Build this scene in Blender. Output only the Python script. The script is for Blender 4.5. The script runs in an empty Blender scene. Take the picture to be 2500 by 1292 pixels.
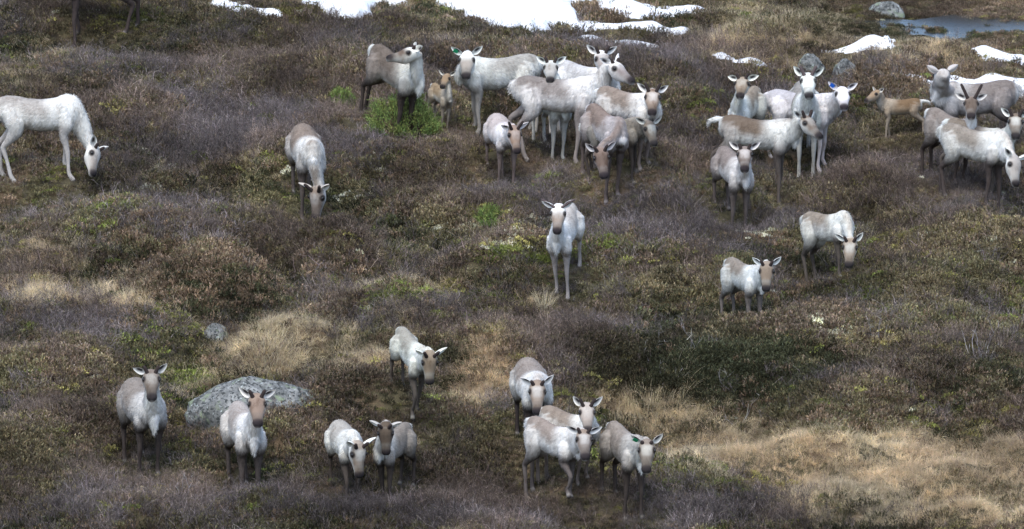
import bpy, math, random
import numpy as np
from mathutils import Vector, noise as mnoise, kdtree

random.seed(7)
RNG = np.random.default_rng(11)
R = math.radians

# ------------------------------------------------------------------ camera, sky, sun, exposure
PITCH = 8.0          # camera looks down by this many degrees
DIST = 100.0         # metres from the lens to the middle of the hillside
FPX = 21500.0        # focal length in pixels of the 2500 px wide photograph
CAM = np.array([0.0, -DIST * math.cos(R(PITCH)), DIST * math.sin(R(PITCH))])
FWD = np.array([0.0, math.cos(R(PITCH)), -math.sin(R(PITCH))])
UPV = np.array([0.0, math.sin(R(PITCH)), math.cos(R(PITCH))])

scene = bpy.context.scene
col = scene.collection
cam_data = bpy.data.cameras.new('camera')
cam = bpy.data.objects.new('camera', cam_data)
col.objects.link(cam)
cam.location = CAM.tolist()
cam.rotation_euler = (R(90 - PITCH), 0, 0)
cam_data.sensor_width = 36.0
cam_data.lens = 36.0 * FPX / 2500.0
cam_data.clip_start = 1.0
cam_data.clip_end = 3000.0
cam_data.dof.use_dof = True
cam_data.dof.focus_distance = 95.0
cam_data.dof.aperture_fstop = 8.0
scene.camera = cam

SUN_EL, SUN_AZ = 58.0, 200.0   # azimuth clockwise from +Y
world = bpy.data.worlds.new('World')
scene.world = world
world.use_nodes = True
wn = world.node_tree
sky = wn.nodes.new('ShaderNodeTexSky')
sky.sky_type = 'NISHITA'
sky.sun_disc = False
sky.sun_elevation = R(SUN_EL)
sky.sun_rotation = R(SUN_AZ)
sky.altitude = 900
sky.air_density = 1.0
sky.dust_density = 3.2
sky.ozone_density = 1.0
wn.links.new(sky.outputs[0], wn.nodes['Background'].inputs[0])
wn.nodes['Background'].inputs[1].default_value = 0.15
sun_d = bpy.data.lights.new('sun', 'SUN')
sun_d.energy = 1.15
sun_d.angle = R(40)
sun_d.color = (1.0, 0.985, 0.88)
sun = bpy.data.objects.new('sun', sun_d)
col.objects.link(sun)
sv = Vector((math.sin(R(SUN_AZ)) * math.cos(R(SUN_EL)), math.cos(R(SUN_AZ)) * math.cos(R(SUN_EL)), math.sin(R(SUN_EL))))
sun.rotation_euler = sv.to_track_quat('Z', 'Y').to_euler()
sun.location = (0, 0, 60)
scene.view_settings.view_transform = 'Standard'
scene.view_settings.look = 'None'
scene.view_settings.gamma = 1.0
scene.view_settings.exposure = 0.99
scene.render.engine = 'CYCLES'
scene.cycles.max_bounces = 5
scene.cycles.diffuse_bounces = 3
scene.cycles.filter_width = 1.5

# ------------------------------------------------------------------ small maths
def sstep(a, b, x):
    t = np.clip((np.asarray(x, float) - a) / (b - a), 0, 1)
    return t * t * (3 - 2 * t)

def _hash(ix, iy, seed):
    n = (ix.astype(np.int64) * 374761393 + iy.astype(np.int64) * 668265263 + seed * 1442695041) & 0x7fffffff
    n = ((n ^ (n >> 13)) * 1274126177) & 0x7fffffff
    n = (n ^ (n >> 16)) & 0xffff
    return n / 65535.0

def vnoise(x, y, seed=0):
    x = np.asarray(x, float); y = np.asarray(y, float)
    ix = np.floor(x); iy = np.floor(y)
    fx = x - ix; fy = y - iy
    fx = fx * fx * fx * (fx * (fx * 6 - 15) + 10); fy = fy * fy * fy * (fy * (fy * 6 - 15) + 10)
    a = _hash(ix, iy, seed); b = _hash(ix + 1, iy, seed)
    c = _hash(ix, iy + 1, seed); d = _hash(ix + 1, iy + 1, seed)
    return (a + (b - a) * fx) * (1 - fy) + (c + (d - c) * fx) * fy      # 0..1

def fbm(x, y, seed=0, octv=4):
    v = 0; a = 0.5; tot = 0
    for k in range(octv):
        v = v + a * vnoise(x * 2 ** k + 17.3 * k, y * 2 ** k - 9.1 * k, seed + k)
        tot += a; a *= 0.5
    return v / tot

def ray(u, v):
    d = FWD + np.array([1.0, 0, 0]) * (u - 1250.0) / FPX + UPV * (646.0 - v) / FPX
    return d / np.linalg.norm(d)

def project(p):
    p = np.atleast_2d(p) - CAM
    dz = p @ FWD
    return 1250 + FPX * p[:, 0] / dz, 646 - FPX * (p @ UPV) / dz, dz

# ------------------------------------------------------------------ terrain
CREST_PX = [(-700, -10), (0, -5), (300, 0), (530, 30), (800, 66), (1100, 90), (1350, 106), (1600, 134), (1900, 176), (2200, 210), (2500, 244), (3200, 310)]
def _crest_pts():
    P = []
    for u, v in CREST_PX:
        d = ray(u, v); n = np.array([0, -.176, 1.0]); t = -(CAM @ n) / (d @ n); P.append(CAM + d * t)
    return np.array(P)
_CP = _crest_pts()
def crest(x):
    return np.interp(x, _CP[:, 0], _CP[:, 1])

def base_z(x, y):
    x = np.asarray(x, float); y = np.asarray(y, float)
    yc = crest(x)                                      # crest runs nearer on the right
    k = 1.6
    over = np.logaddexp(0, (y - yc) / k) * k           # metres past the crest
    z = 0.176 * y - 0.148 * over
    far = np.clip(y - 45, 0, None)
    z = z + 0.05 * far                                  # the fell rises again far behind
    near = np.clip(-22 - y, 0, None)
    z = z + 0.15 * near                                # and flattens towards the viewer
    return z

def hit_base(u, v, fn=None):
    fn = fn or base_z
    d = ray(u, v)
    t = np.arange(75, 190, 0.03)
    P = CAM + t[:, None] * d
    below = P[:, 2] < fn(P[:, 0], P[:, 1])
    i = int(np.argmax(below)) if below.any() else len(t) - 1
    return P[i]

# mounds: pixel of the mound's foot centre, half width in pixels, height in metres, depth/width ratio
MOUNDS_PX = [
    (525, 740, 190, .40, .8), (900, 965, 150, .30, .8), (1010, 775, 150, .32, .8), (1205, 935, 120, .42, .8),
    (1760, 930, 300, .45, .6), (1420, 900, 110, .22, .9), (2200, 760, 200, .30, .8), (2250, 860, 160, .24, .8),
    (2380, 960, 200, .30, .7), (1640, 700, 170, .18, .8), (1995, 830, 110, .25, .8), (120, 650, 160, .22, .8),
    (300, 560, 160, .18, .8), (680, 870, 150, .16, .8), (2080, 1040, 150, .14, .8), (60, 1080, 120, .20, .8),
    (1260, 690, 160, .20, .8), (800, 640, 130, .22, .9), (1030, 500, 150, .14, .8), (1500, 640, 130, .16, .8),
    (2350, 620, 160, .22, .8), (120, 420, 150, .2, .8), (330, 300, 130, .2, .8), (700, 230, 150, .2, .8),
    (560, 420, 160, .14, .8), (900, 330, 130, .12, .8), (1600, 460, 160, .14, .8), (2150, 500, 170, .16, .8),
    (300, 1240, 180, .16, .8), (720, 1230, 160, .12, .8), (1700, 1215, 140, .12, .8),
    # beyond the crest
    (1490, 50, 120, .20, .5), (1560, 85, 170, .10, .5), (1880, 145, 170, .36, .6), (2240, 180, 250, .36, .5),
    (1720, 60, 110, .14, .5), (2450, 120, 90, .18, .5), (2330, 8, 260, .22, .4), (1700, 185, 260, .12, .4),
    (2120, 225, 150, .16, .5), (930, 66, 90, .10, .5), (1090, 112, 260, .06, .4), (770, 66, 100, .12, .5),
    (1180, 18, 120, .05, .4), (2000, 60, 110, .10, .5), (540, 60, 200, .1, .5),
]
MOUNDS = []
for (u, v, ru, h, asp) in MOUNDS_PX:
    p = hit_base(u, v)
    sc = np.linalg.norm(p - CAM) / FPX
    MOUNDS.append((p[0], p[1], ru * sc, ru * sc * asp + 0.15, h * (1.32 if v > 250 else 1.0)))

def smooth_z(x, y):
    x = np.asarray(x, float); y = np.asarray(y, float)
    z = base_z(x, y)
    for (mx, my, rx, ry, h) in MOUNDS:
        q = ((x - mx) / rx) ** 2 + ((y - my) / ry) ** 2
        z = z + h * np.exp(-q ** 1.25)
    return z

def terrain(x, y):
    z = smooth_z(x, y)
    m = np.exp(-(np.clip(np.abs(np.asarray(x)) - 30, 0, None) / 60) ** 2)
    calm = 1 - .62 * sstep(-1.2, 1.6, np.asarray(y) - crest(np.asarray(x)))
    z = z + calm * 0.56 * (fbm(np.asarray(x) * 0.55 + 3, np.asarray(y) * 0.55, 5, 2) - 0.5)
    z = z + calm * 0.34 * (vnoise(np.asarray(x) * 1.5, np.asarray(y) * 1.5, 21) - 0.5)
    z = z + 0.09 * (vnoise(np.asarray(x) * 4.1, np.asarray(y) * 4.1, 31) - 0.5)
    return z

def hit(u, v):
    return hit_base(u, v, terrain)

# ------------------------------------------------------------------ mesh and material helpers
def mesh_obj(name, verts, faces, mat, parent=None, cols=None, smooth=True, link=True):
    me = bpy.data.meshes.new(name)
    if isinstance(faces, np.ndarray):
        nf, k = faces.shape
        me.vertices.add(len(verts)); me.vertices.foreach_set('co', np.asarray(verts, np.float32).ravel())
        me.loops.add(nf * k); me.loops.foreach_set('vertex_index', faces.astype(np.int32).ravel())
        me.polygons.add(nf)
        me.polygons.foreach_set('loop_start', np.arange(0, nf * k, k, dtype=np.int32))
        me.polygons.foreach_set('loop_total', np.full(nf, k, dtype=np.int32))
        me.update(calc_edges=True)
    else:
        me.from_pydata([tuple(v) for v in verts], [], faces)
    if cols is not None:
        c = np.ones((len(verts), 4), np.float32); c[:, :3] = np.asarray(cols)[:, :3]
        a = me.attributes.new('Col', 'FLOAT_COLOR', 'POINT')
        a.data.foreach_set('color', c.ravel())
    if smooth:
        me.polygons.foreach_set('use_smooth', np.ones(len(me.polygons), bool))
    if mat: me.materials.append(mat)
    o = bpy.data.objects.new(name, me)
    if link: col.objects.link(o)
    if parent: o.parent = parent
    return o

def tag(o, label=None, cat=None, group=None, kind=None):
    if label: o['label'] = label
    if cat: o['category'] = cat
    if group: o['group'] = group
    if kind: o['kind'] = kind
    return o

def empty(name, loc):
    o = bpy.data.objects.new(name, None)
    col.objects.link(o); o.location = [float(c) for c in loc]
    o.empty_display_size = 0.2
    return o

def new_mat(name):
    m = bpy.data.materials.new(name); m.use_nodes = True
    nt = m.node_tree
    b = nt.nodes['Principled BSDF']
    b.inputs['Roughness'].default_value = 0.9
    b.inputs['Specular IOR Level'].default_value = 0.15
    return m, nt, b

def nn(nt, t, **kw):
    n = nt.nodes.new(t)
    for k, v in kw.items(): setattr(n, k, v)
    return n

def ramp(nt, fac, stops):
    r = nn(nt, 'ShaderNodeValToRGB')
    e = r.color_ramp.elements
    while len(e) < len(stops): e.new(0.5)
    for i, (p, c) in enumerate(stops):
        e[i].position = p; e[i].color = (*c, 1)
    nt.links.new(fac, r.inputs[0])
    return r.outputs[0]

def mix(nt, fac, a, b, mode='MIX'):
    m = nn(nt, 'ShaderNodeMix', data_type='RGBA', blend_type=mode)
    for s, v in ((m.inputs[0], fac), (m.inputs[6], a), (m.inputs[7], b)):
        if hasattr(v, 'links'): nt.links.new(v, s)
        else: s.default_value = v if not isinstance(v, tuple) else (*v, 1)
    return m.outputs[2]

def noise_tex(nt, scale, detail=4, rough=0.6, vec=None):
    t = nn(nt, 'ShaderNodeTexNoise')
    t.inputs['Scale'].default_value = scale; t.inputs['Detail'].default_value = detail; t.inputs['Roughness'].default_value = rough
    if vec is not None: nt.links.new(vec, t.inputs['Vector'])
    return t.outputs[0]

# plants: colour of each leaf or twig (Col) times the tint of its clump
def plant_mat(name, rough=0.85, instanced=True, trans=0.0):
    m, nt, b = new_mat(name)
    a = nn(nt, 'ShaderNodeAttribute', attribute_name='Col')
    if instanced:
        t = nn(nt, 'ShaderNodeAttribute', attribute_name='tint', attribute_type='INSTANCER')
        c = mix(nt, 1.0, a.outputs[0], t.outputs[0], 'MULTIPLY')
    else:
        c = a.outputs[0]
    nt.links.new(c, b.inputs['Base Color'])
    b.inputs['Roughness'].default_value = rough
    if trans:
        tb = nn(nt, 'ShaderNodeBsdfTranslucent'); ms = nn(nt, 'ShaderNodeMixShader'); ms.inputs[0].default_value = trans
        nt.links.new(c, tb.inputs[0]); nt.links.new(b.outputs[0], ms.inputs[1]); nt.links.new(tb.outputs[0], ms.inputs[2])
        nt.links.new(ms.outputs[0], nt.nodes['Material Output'].inputs[0])
    return m

M_PLANT = plant_mat('heath_plants', trans=0.15)
M_STRAW = plant_mat('dry_straw', trans=0.45)
M_TUFT = plant_mat('tussock_straw', instanced=False, trans=0.45)
M_SOLO = plant_mat('single_plants', instanced=False, trans=0.2)

# the ground itself: peaty soil and flat moss
M_GROUND, nt, b = new_mat('peat_and_moss')
tc = nn(nt, 'ShaderNodeTexCoord')
n1 = noise_tex(nt, 1.3, 6, 0.65, tc.outputs['Object'])
n2 = noise_tex(nt, 22, 5, 0.7, tc.outputs['Object'])
c1 = ramp(nt, n1, [(.3, (.05, .042, .034)), (.48, (.085, .075, .042)), (.6, (.12, .085, .055)), (.75, (.18, .14, .085))])
c2 = mix(nt, 0.75, c1, ramp(nt, n2, [(.25, (.35, .35, .35)), (.75, (1.5, 1.45, 1.4))]), 'MULTIPLY')
nt.links.new(c2, b.inputs['Base Color'])
bp = nn(nt, 'ShaderNodeBump'); bp.inputs['Strength'].default_value = 0.6; bp.inputs['Distance'].default_value = 0.05
nt.links.new(n2, bp.inputs['Height']); nt.links.new(bp.outputs[0], b.inputs['Normal'])

# ------------------------------------------------------------------ the ground sheet
def spaced(lo, hi, step, far, ratio=1.22):
    mid = list(np.arange(lo, hi + 1e-6, step)); s = step
    a = mid[0]; left = []
    while a > -far:
        s *= ratio; a -= s; left.append(a)
    a = mid[-1]; right = []; s = step
    while a < far:
        s *= ratio; a += s; right.append(a)
    return np.array(left[::-1] + mid + right)

gx = spaced(-8.5, 8.5, 0.06, 900)
gy = spaced(-16, 26, 0.08, 900)
XX, YY = np.meshgrid(gx, gy)
ZZ = terrain(XX, YY)
V = np.stack([XX.ravel(), YY.ravel(), ZZ.ravel()], 1)
nx, ny = len(gx), len(gy)
idx = np.arange(nx * ny).reshape(ny, nx)
F = np.stack([idx[:-1, :-1].ravel(), idx[:-1, 1:].ravel(), idx[1:, 1:].ravel(), idx[1:, :-1].ravel()], 1)
tag(mesh_obj('ground', V, F, M_GROUND), kind='structure')

# ------------------------------------------------------------------ what grows where (pixel ellipses seen on the hillside)
# kinds: 0 bare twigs, 1 olive heather, 2 rusty heather, 3 straw, 4 green moss, 5 dark green crowberry, 6 pale lichen, 7 pink-tan grass
BLOBS = [
    (670, 850, 150, 60, 3, 5.0), (800, 890, 170, 45, 3, 3.5), (940, 910, 110, 40, 3, 1.5), (170, 722, 200, 38, 3, 2.6), (120, 620, 110, 40, 7, 2.0),
    (60, 680, 100, 40, 3, 1.2), (330, 690, 80, 40, 3, 1.5),
    (1010, 712, 130, 34, 3, 2.0), (1000, 715, 120, 30, 4, 1.2), (1610, 985, 130, 45, 3, 3.5), (1500, 1000, 120, 40, 3, 2),
    (1230, 765, 120, 40, 3, 1.2), (1230, 765, 120, 40, 4, .8), (1200, 885, 110, 75, 7, 3.0), (1200, 930, 90, 40, 3, 1.0),
    (1330, 745, 30, 30, 3, 2.0), (1900, 90, 190, 60, 3, 3.2), (1740, 95, 120, 40, 3, 2.5), (1900, 70, 150, 30, 1, 1.5), (2050, 165, 120, 30, 3, 2.2), (2230, 135, 220, 50, 7, 2.0), (2230, 120, 200, 40, 3, 1.2),
    (2420, 110, 60, 30, 2, 2), (2350, 12, 220, 30, 2, 3.2), (2280, 75, 260, 26, 5, 2.0), (1480, 28, 110, 25, 2, 3.0), (1040, 105, 140, 22, 3, 1.8), (1250, 120, 200, 20, 2, 1.2),
    (470, 935, 110, 45, 3, 2.0), (80, 190, 90, 30, 3, 1.0), (180, 245, 80, 20, 2, 2.2), (100, 140, 120, 25, 3, .8), (1990, 780, 90, 40, 2, 2.2),
    (1990, 800, 60, 30, 6, 1.0), (2035, 808, 26, 16, 6, 4.0), (1995, 772, 24, 10, 6, 3.0), (1150, 965, 160, 30, 3, 1.5), (1020, 1010, 120, 25, 2, 1.2),
    (1750, 890, 290, 85, 5, 3.6), (1560, 840, 140, 50, 5, 1.5), (1660, 930, 160, 50, 5, 1.5), (1280, 620, 140, 30, 4, 1.8), (1450, 590, 70, 30, 4, 1.6), (2190, 690, 170, 60, 1, 2.2),
    (2190, 690, 140, 50, 4, .8), (2400, 930, 120, 50, 5, 2.0), (2330, 800, 170, 50, 1, 1.6), (900, 935, 130, 45, 5, 2.0), (900, 920, 120, 40, 2, 1.6),
    (525, 670, 185, 75, 2, 2.6), (560, 700, 170, 60, 5, 1.4), (480, 935, 60, 30, 4, 1.5), (1450, 1110, 80, 40, 4, 1.2), (1740, 1180, 150, 45, 4, 1.6), (1740, 1180, 150, 50, 1, 1.2),
    (1600, 1120, 80, 50, 4, .8), (1270, 550, 80, 34, 6, 1.6), (1250, 600, 60, 16, 6, 2.0), (390, 385, 70, 35, 6, 1.6), (380, 468, 40, 10, 6, 3.0), (860, 487, 40, 12, 6, 3.0),
    (2430, 592, 60, 20, 6, 1.6), (1870, 568, 60, 14, 6, 1.6), (1100, 560, 70, 12, 6, 2.0), (830, 480, 90, 25, 1, 1.2), (650, 520, 130, 40, 1, 2.0),
    (1190, 525, 70, 22, 4, 1.5), (600, 250, 380, 120, 0, 1.2), (600, 330, 350, 70, 0, 2.2), (1500, 430, 500, 100, 0, 1.4), (1650, 540, 300, 50, 0, 1.8), (2250, 440, 230, 90, 0, 2.6),
    (1330, 610, 40, 20, 5, 1.0), (560, 560, 300, 40, 0, .8), (330, 800, 260, 40, 0, 1.4), (1330, 870, 70, 70, 0, 2.0), (1380, 920, 60, 50, 0, 2.0), (1020, 770, 130, 40, 0, 1.6), (1400, 780, 220, 60, 0, 1.6),
    (1250, 1240, 700, 60, 0, 3.0), (250, 1240, 300, 70, 0, 1.4), (1000, 1160, 300, 40, 0, .8), (1750, 1260, 260, 40, 0, 2.4), (60, 1100, 100, 60, 1, 1.5), (420, 1060, 130, 40, 2, .9),
    (200, 300, 200, 60, 0, .8), (350, 90, 260, 60, 1, 1.0), (330, 60, 90, 25, 4, .8), (1700, 130, 250, 40, 0, 1.6), (2180, 200, 150, 35, 2, 2.5), (2100, 160, 140, 18, 0, 1.5),
    (900, 60, 90, 18, 4, 1.5), (740, 30, 60, 25, 4, 1.6), (1450, 405, 120, 30, 1, 1.6), (1500, 410, 40, 20, 4, 1.0), (2150, 320, 150, 40, 1, 1.3), (1900, 470, 180, 30, 1, 1.5),
    (520, 870, 300, 40, 0, .6), (1200, 1100, 160, 60, 1, 1.4), (1150, 1080, 150, 40, 3, .8), (760, 960, 120, 40, 2, 1.0), (2120, 640, 60, 20, 0, 1), (1920, 640, 120, 40, 5, 1.2), (2250, 950, 160, 60, 2, 1.0),
    (2350, 1120, 330, 60, 7, 7.0), (2050, 1130, 330, 60, 7, 7.0), (2250, 1220, 330, 70, 7, 6), (2300, 1220, 300, 60, 3, 2.4), (1850, 1080, 230, 60, 7, 4.0), (1850, 1090, 230, 50, 3, 2.2),
    (1700, 1045, 150, 40, 7, 3.0), (2150, 1110, 330, 60, 3, 1.5), (2450, 1200, 90, 60, 1, 1.0), (1990, 1030, 120, 30, 1, 1.0), (2060, 1240, 80, 25, 1, 1.5), (2420, 1265, 120, 30, 3, 2.5), (520, 1000, 90, 24, 5, 4), (1090, 868, 26, 22, 5, 6),
]
NK = 8
def cover_weights(x, y, z):
    u, v, _ = project(np.stack([x, y, z], 1))
    u = u + 90 * (fbm(x * 1.3, y * 1.3, 41, 3) - .5); v = v + 40 * (fbm(x * 1.3 + 50, y * 1.3, 43, 3) - .5)
    w = np.zeros((len(x), NK))
    n1 = fbm(x * 0.8, y * 0.8, 51, 3); n2 = fbm(x * 0.9, y * 0.9, 61, 3); n3 = fbm(x * 1.6, y * 1.6, 71, 3); n4 = fbm(x * 0.7 + 9, y * .7, 81, 3)
    w[:, 0] = 0.38 + 1.0 * sstep(.45, .62, n1)
    w[:, 1] = 0.55 + 1.3 * sstep(.50, .68, n2)
    w[:, 2] = 0.34 + 1.2 * sstep(.52, .70, n3)
    w[:, 3] = 0.09 + 0.8 * sstep(.60, .75, n4)
    w[:, 4] = 0.12 + 0.7 * sstep(.58, .72, fbm(x * 1.9, y * 1.9, 91, 2))
    w[:, 5] = 0.14 + 0.9 * sstep(.56, .72, fbm(x * 1.1 + 30, y * 1.1, 95, 2))
    w[:, 6] = 0.01 + 0.35 * sstep(.68, .8, fbm(x * 2.3, y * 2.3, 99, 2))
    w[:, 7] = 0.05
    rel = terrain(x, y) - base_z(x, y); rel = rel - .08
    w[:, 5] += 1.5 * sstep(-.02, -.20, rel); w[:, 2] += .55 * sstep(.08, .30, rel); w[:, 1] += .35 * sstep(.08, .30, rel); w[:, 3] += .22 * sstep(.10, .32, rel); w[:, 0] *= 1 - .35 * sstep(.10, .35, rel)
    past = sstep(.3, 1.8, y - crest(x))
    w[:, 0] *= 1 - .7 * past; w[:, 3] += .30 * past; w[:, 7] += .35 * past; w[:, 2] += .25 * past
    for (bu, bv, ru, rv, k, s) in BLOBS:
        q = ((u - bu) / ru) ** 2 + ((v - bv) / rv) ** 2
        g = np.exp(-q ** 2 * .8) * s
        w *= (1 - 0.62 * np.clip(g / 3, 0, 1))[:, None]
        w[:, k] += g * 1.1
    return w

# ------------------------------------------------------------------ plant clump prototypes
class Ribbons:
    def __init__(self): self.v = []; self.f = []; self.c = []
    def strip(self, pts, widths, side, c0, c1=None):
        c1 = c1 if c1 is not None else c0
        n = len(pts); b0 = len(self.v)
        for i, p in enumerate(pts):
            t = i / (n - 1); c = [c0[k] * (1 - t) + c1[k] * t for k in range(3)]
            w = widths[i] / 2
            self.v.append(p - side * w); self.v.append(p + side * w); self.c += [c, c]
        for i in range(n - 1):
            self.f.append((b0 + 2 * i, b0 + 2 * i + 1, b0 + 2 * i + 3, b0 + 2 * i + 2))
    def leaf(self, p, d, side, l, w, c):
        b0 = len(self.v)
        self.v += [p - side * w * .5, p + side * w * .5, p + d * l]; self.c += [c, c, c]
        self.f.append((b0, b0 + 1, b0 + 2))
    def build(self, name, mat, link=False, parent=None):
        return mesh_obj(name, self.v, [tuple(f) for f in self.f], mat, parent, np.array(self.c), smooth=False, link=link)

def uvec(rg):
    v = rg.normal(size=3); return v / np.linalg.norm(v)

def perp(d, rg):
    s = np.cross(d, uvec(rg)); return s / (np.linalg.norm(s) + 1e-9)

def proto_twigs(seed, stems=13, h=.20, spread=.6, w0=.0055, c0=(.9, .82, .82), branches=3):
    rg = np.random.default_rng(seed); r = Ribbons()
    def grow(p, d, l, w, depth):
        pts = [p]; n = 4; dd = d.copy()
        for i in range(n):
            dd = dd + rg.normal(size=3) * .22 + np.array([0, 0, .06]); dd /= np.linalg.norm(dd)
            pts.append(pts[-1] + dd * l / n)
        b = rg.uniform(1.3, 2.1) if rg.uniform() < .22 else rg.uniform(.35, 1.0)
        c = [c0[0] * b, c0[1] * b * rg.uniform(.92, 1.05), c0[2] * b * rg.uniform(.88, 1.1)]
        r.strip(pts, [w * (1 - .14 * i) for i in range(n + 1)], perp(d, rg), c)
        if depth < 2:
            for _ in range(branches):
                k = rg.integers(1, n + 1)
                grow(pts[k], dd * .55 + uvec(rg) * .7 + np.array([0, 0, .25]), l * rg.uniform(.3, .55), w * .7, depth + 1)
    for _ in range(stems):
        a = rg.uniform(0, 6.283); rad = rg.uniform(0, .09)
        d = np.array([math.cos(a) * spread * rg.uniform(.2, 1), math.sin(a) * spread * rg.uniform(.2, 1), 1.0])
        grow(np.array([math.cos(a) * rad, math.sin(a) * rad, -.02]), d / np.linalg.norm(d), h * rg.uniform(.5, 1.0), w0, 0)
    return r

def proto_heather(seed, n=46, h=.11, leafw=.011, leaves=5, rad=.10):
    rg = np.random.default_rng(seed); r = Ribbons()
    for _ in range(n):
        a = rg.uniform(0, 6.283); q = math.sqrt(rg.uniform(0, 1)) * rad
        p = np.array([math.cos(a) * q, math.sin(a) * q, -.02])
        d = np.array([math.cos(a) * q * 4, math.sin(a) * q * 4, 1.0]) + rg.normal(size=3) * .3; d /= np.linalg.norm(d)
        l = h * rg.uniform(.45, 1) * (1 - .35 * (q / rad) ** 2)
        b = rg.uniform(.4, 1.6)
        cs = (.7 * b, .6 * b, .55 * b)
        r.strip([p, p + d * l], [.005, .003], perp(d, rg), cs)
        for k in range(leaves):
            t = rg.uniform(.3, 1.0); ld = d * .9 + uvec(rg) * .7; ld /= np.linalg.norm(ld)
            bb = min(b * rg.uniform(.7, 1.3), 1.55)
            r.leaf(p + d * l * t, ld, perp(ld, rg), rg.uniform(.016, .03), leafw, (bb * rg.uniform(.9, 1.15), bb, bb * rg.uniform(.75, 1.1)))
    return r

def proto_grass(seed, n=46, l=.24, bend=1.0, w=.0045, rad=.07, lean=(0, 0)):
    rg = np.random.default_rng(seed); r = Ribbons()
    for _ in range(n):
        a = rg.uniform(0, 6.283); q = math.sqrt(rg.uniform(0, 1)) * rad
        p = np.array([math.cos(a) * q, math.sin(a) * q, -.02])
        a2 = a + rg.normal() * .7
        hd = np.array([math.cos(a2) + lean[0], math.sin(a2) + lean[1], 0.])
        ll = l * rg.uniform(.4, 1.1); n_s = 5; pts = [p]
        el = R(rg.uniform(55, 88)); k = bend * rg.uniform(.2, 1.3)
        for i in range(n_s):
            pts.append(pts[-1] + (hd * math.cos(el) + np.array([0, 0, math.sin(el)])) * ll / n_s); el -= k * .42
            if pts[-1][2] < .0: el = max(el, 0)
        b = rg.uniform(.7, 1.2); c = (b, b * rg.uniform(.93, 1.03), b * rg.uniform(.82, 1.06))
        sd = np.cross(hd, [0, 0, 1.0]) + rg.normal(size=3) * .4; sd /= np.linalg.norm(sd)
        r.strip(pts, [w * (1 - .17 * i) for i in range(n_s + 1)], sd, [x * .9 for x in c], c)
    return r

def proto_moss(seed, n=150, rad=.10, h=.05, sz=.018):
    rg = np.random.default_rng(seed); r = Ribbons()
    for _ in range(n):
        a = rg.uniform(0, 6.283); q = math.sqrt(rg.uniform(0, 1)) * rad
        z = h * math.sqrt(max(0, 1 - (q / rad) ** 2)) * rg.uniform(.4, 1.05)
        p = np.array([math.cos(a) * q, math.sin(a) * q, z - .01])
        d = np.array([math.cos(a) * q * 8, math.sin(a) * q * 8, .9]) + rg.normal(size=3) * .55; d /= np.linalg.norm(d)
        b = rg.uniform(.6, 1.35)
        r.leaf(p, d, perp(d, rg), sz * rg.uniform(.6, 1.4), sz * .75, (b, b * rg.uniform(.95, 1.05), b * rg.uniform(.8, 1.1)))
    return r

PROTO = {
    'twig': [proto_twigs(100 + i, 12, .20 + .02 * (i % 3)) for i in range(6)],
    'heather': [proto_heather(200 + i) for i in range(5)],
    'grass': [proto_grass(300 + i, bend=.9 + .25 * i) for i in range(5)],
    'moss': [proto_moss(400 + i) for i in range(4)],
    'lichen': [proto_moss(500 + i, 90, .07, .04, .024) for i in range(4)],
}

def scatter_group(coll):
    g = bpy.data.node_groups.new('scatter_' + coll.name, 'GeometryNodeTree')
    g.interface.new_socket('Geometry', in_out='INPUT', socket_type='NodeSocketGeometry')
    g.interface.new_socket('Geometry', in_out='OUTPUT', socket_type='NodeSocketGeometry')
    gi = g.nodes.new('NodeGroupInput'); go = g.nodes.new('NodeGroupOutput')
    ip = g.nodes.new('GeometryNodeInstanceOnPoints'); ci = g.nodes.new('GeometryNodeCollectionInfo')
    ci.inputs['Collection'].default_value = coll
    ci.inputs['Separate Children'].default_value = True; ci.inputs['Reset Children'].default_value = True
    ip.inputs['Pick Instance'].default_value = True
    def attr(name, typ):
        n = g.nodes.new('GeometryNodeInputNamedAttribute'); n.data_type = typ; n.inputs['Name'].default_value = name
        return n.outputs['Attribute']
    L = g.links.new
    L(gi.outputs[0], ip.inputs['Points']); L(ci.outputs[0], ip.inputs['Instance'])
    L(attr('pick', 'INT'), ip.inputs['Instance Index'])
    L(attr('turn', 'FLOAT_VECTOR'), ip.inputs['Rotation'])
    L(attr('size', 'FLOAT'), ip.inputs['Scale'])
    L(ip.outputs[0], go.inputs[0])
    return g

def scatter(name, proto, mat, P, size, tint, tilt=.25):
    coll = bpy.data.collections.new('clumps_of_' + name)
    for i, r in enumerate(PROTO[proto]):
        coll.objects.link(r.build('%s_clump' % name, mat))
    n = len(P)
    me = bpy.data.meshes.new(name)
    me.vertices.add(n); me.vertices.foreach_set('co', np.asarray(P, np.float32).ravel())
    def put(nm, typ, key, arr):
        a = me.attributes.new(nm, typ, 'POINT'); a.data.foreach_set(key, np.ascontiguousarray(arr).ravel())
    put('pick', 'INT', 'value', RNG.integers(0, len(PROTO[proto]), n).astype(np.int32))
    rot = np.stack([RNG.normal(0, tilt, n), RNG.normal(0, tilt, n), RNG.uniform(0, 6.283, n)], 1).astype(np.float32)
    put('turn', 'FLOAT_VECTOR', 'vector', rot)
    put('size', 'FLOAT', 'value', size.astype(np.float32))
    t4 = np.ones((n, 4), np.float32); t4[:, :3] = tint
    put('tint', 'FLOAT_COLOR', 'color', t4)
    o = bpy.data.objects.new(name, me); col.objects.link(o)
    md = o.modifiers.new('scatter', 'NODES'); md.node_group = scatter_group(coll)
    return o

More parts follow.
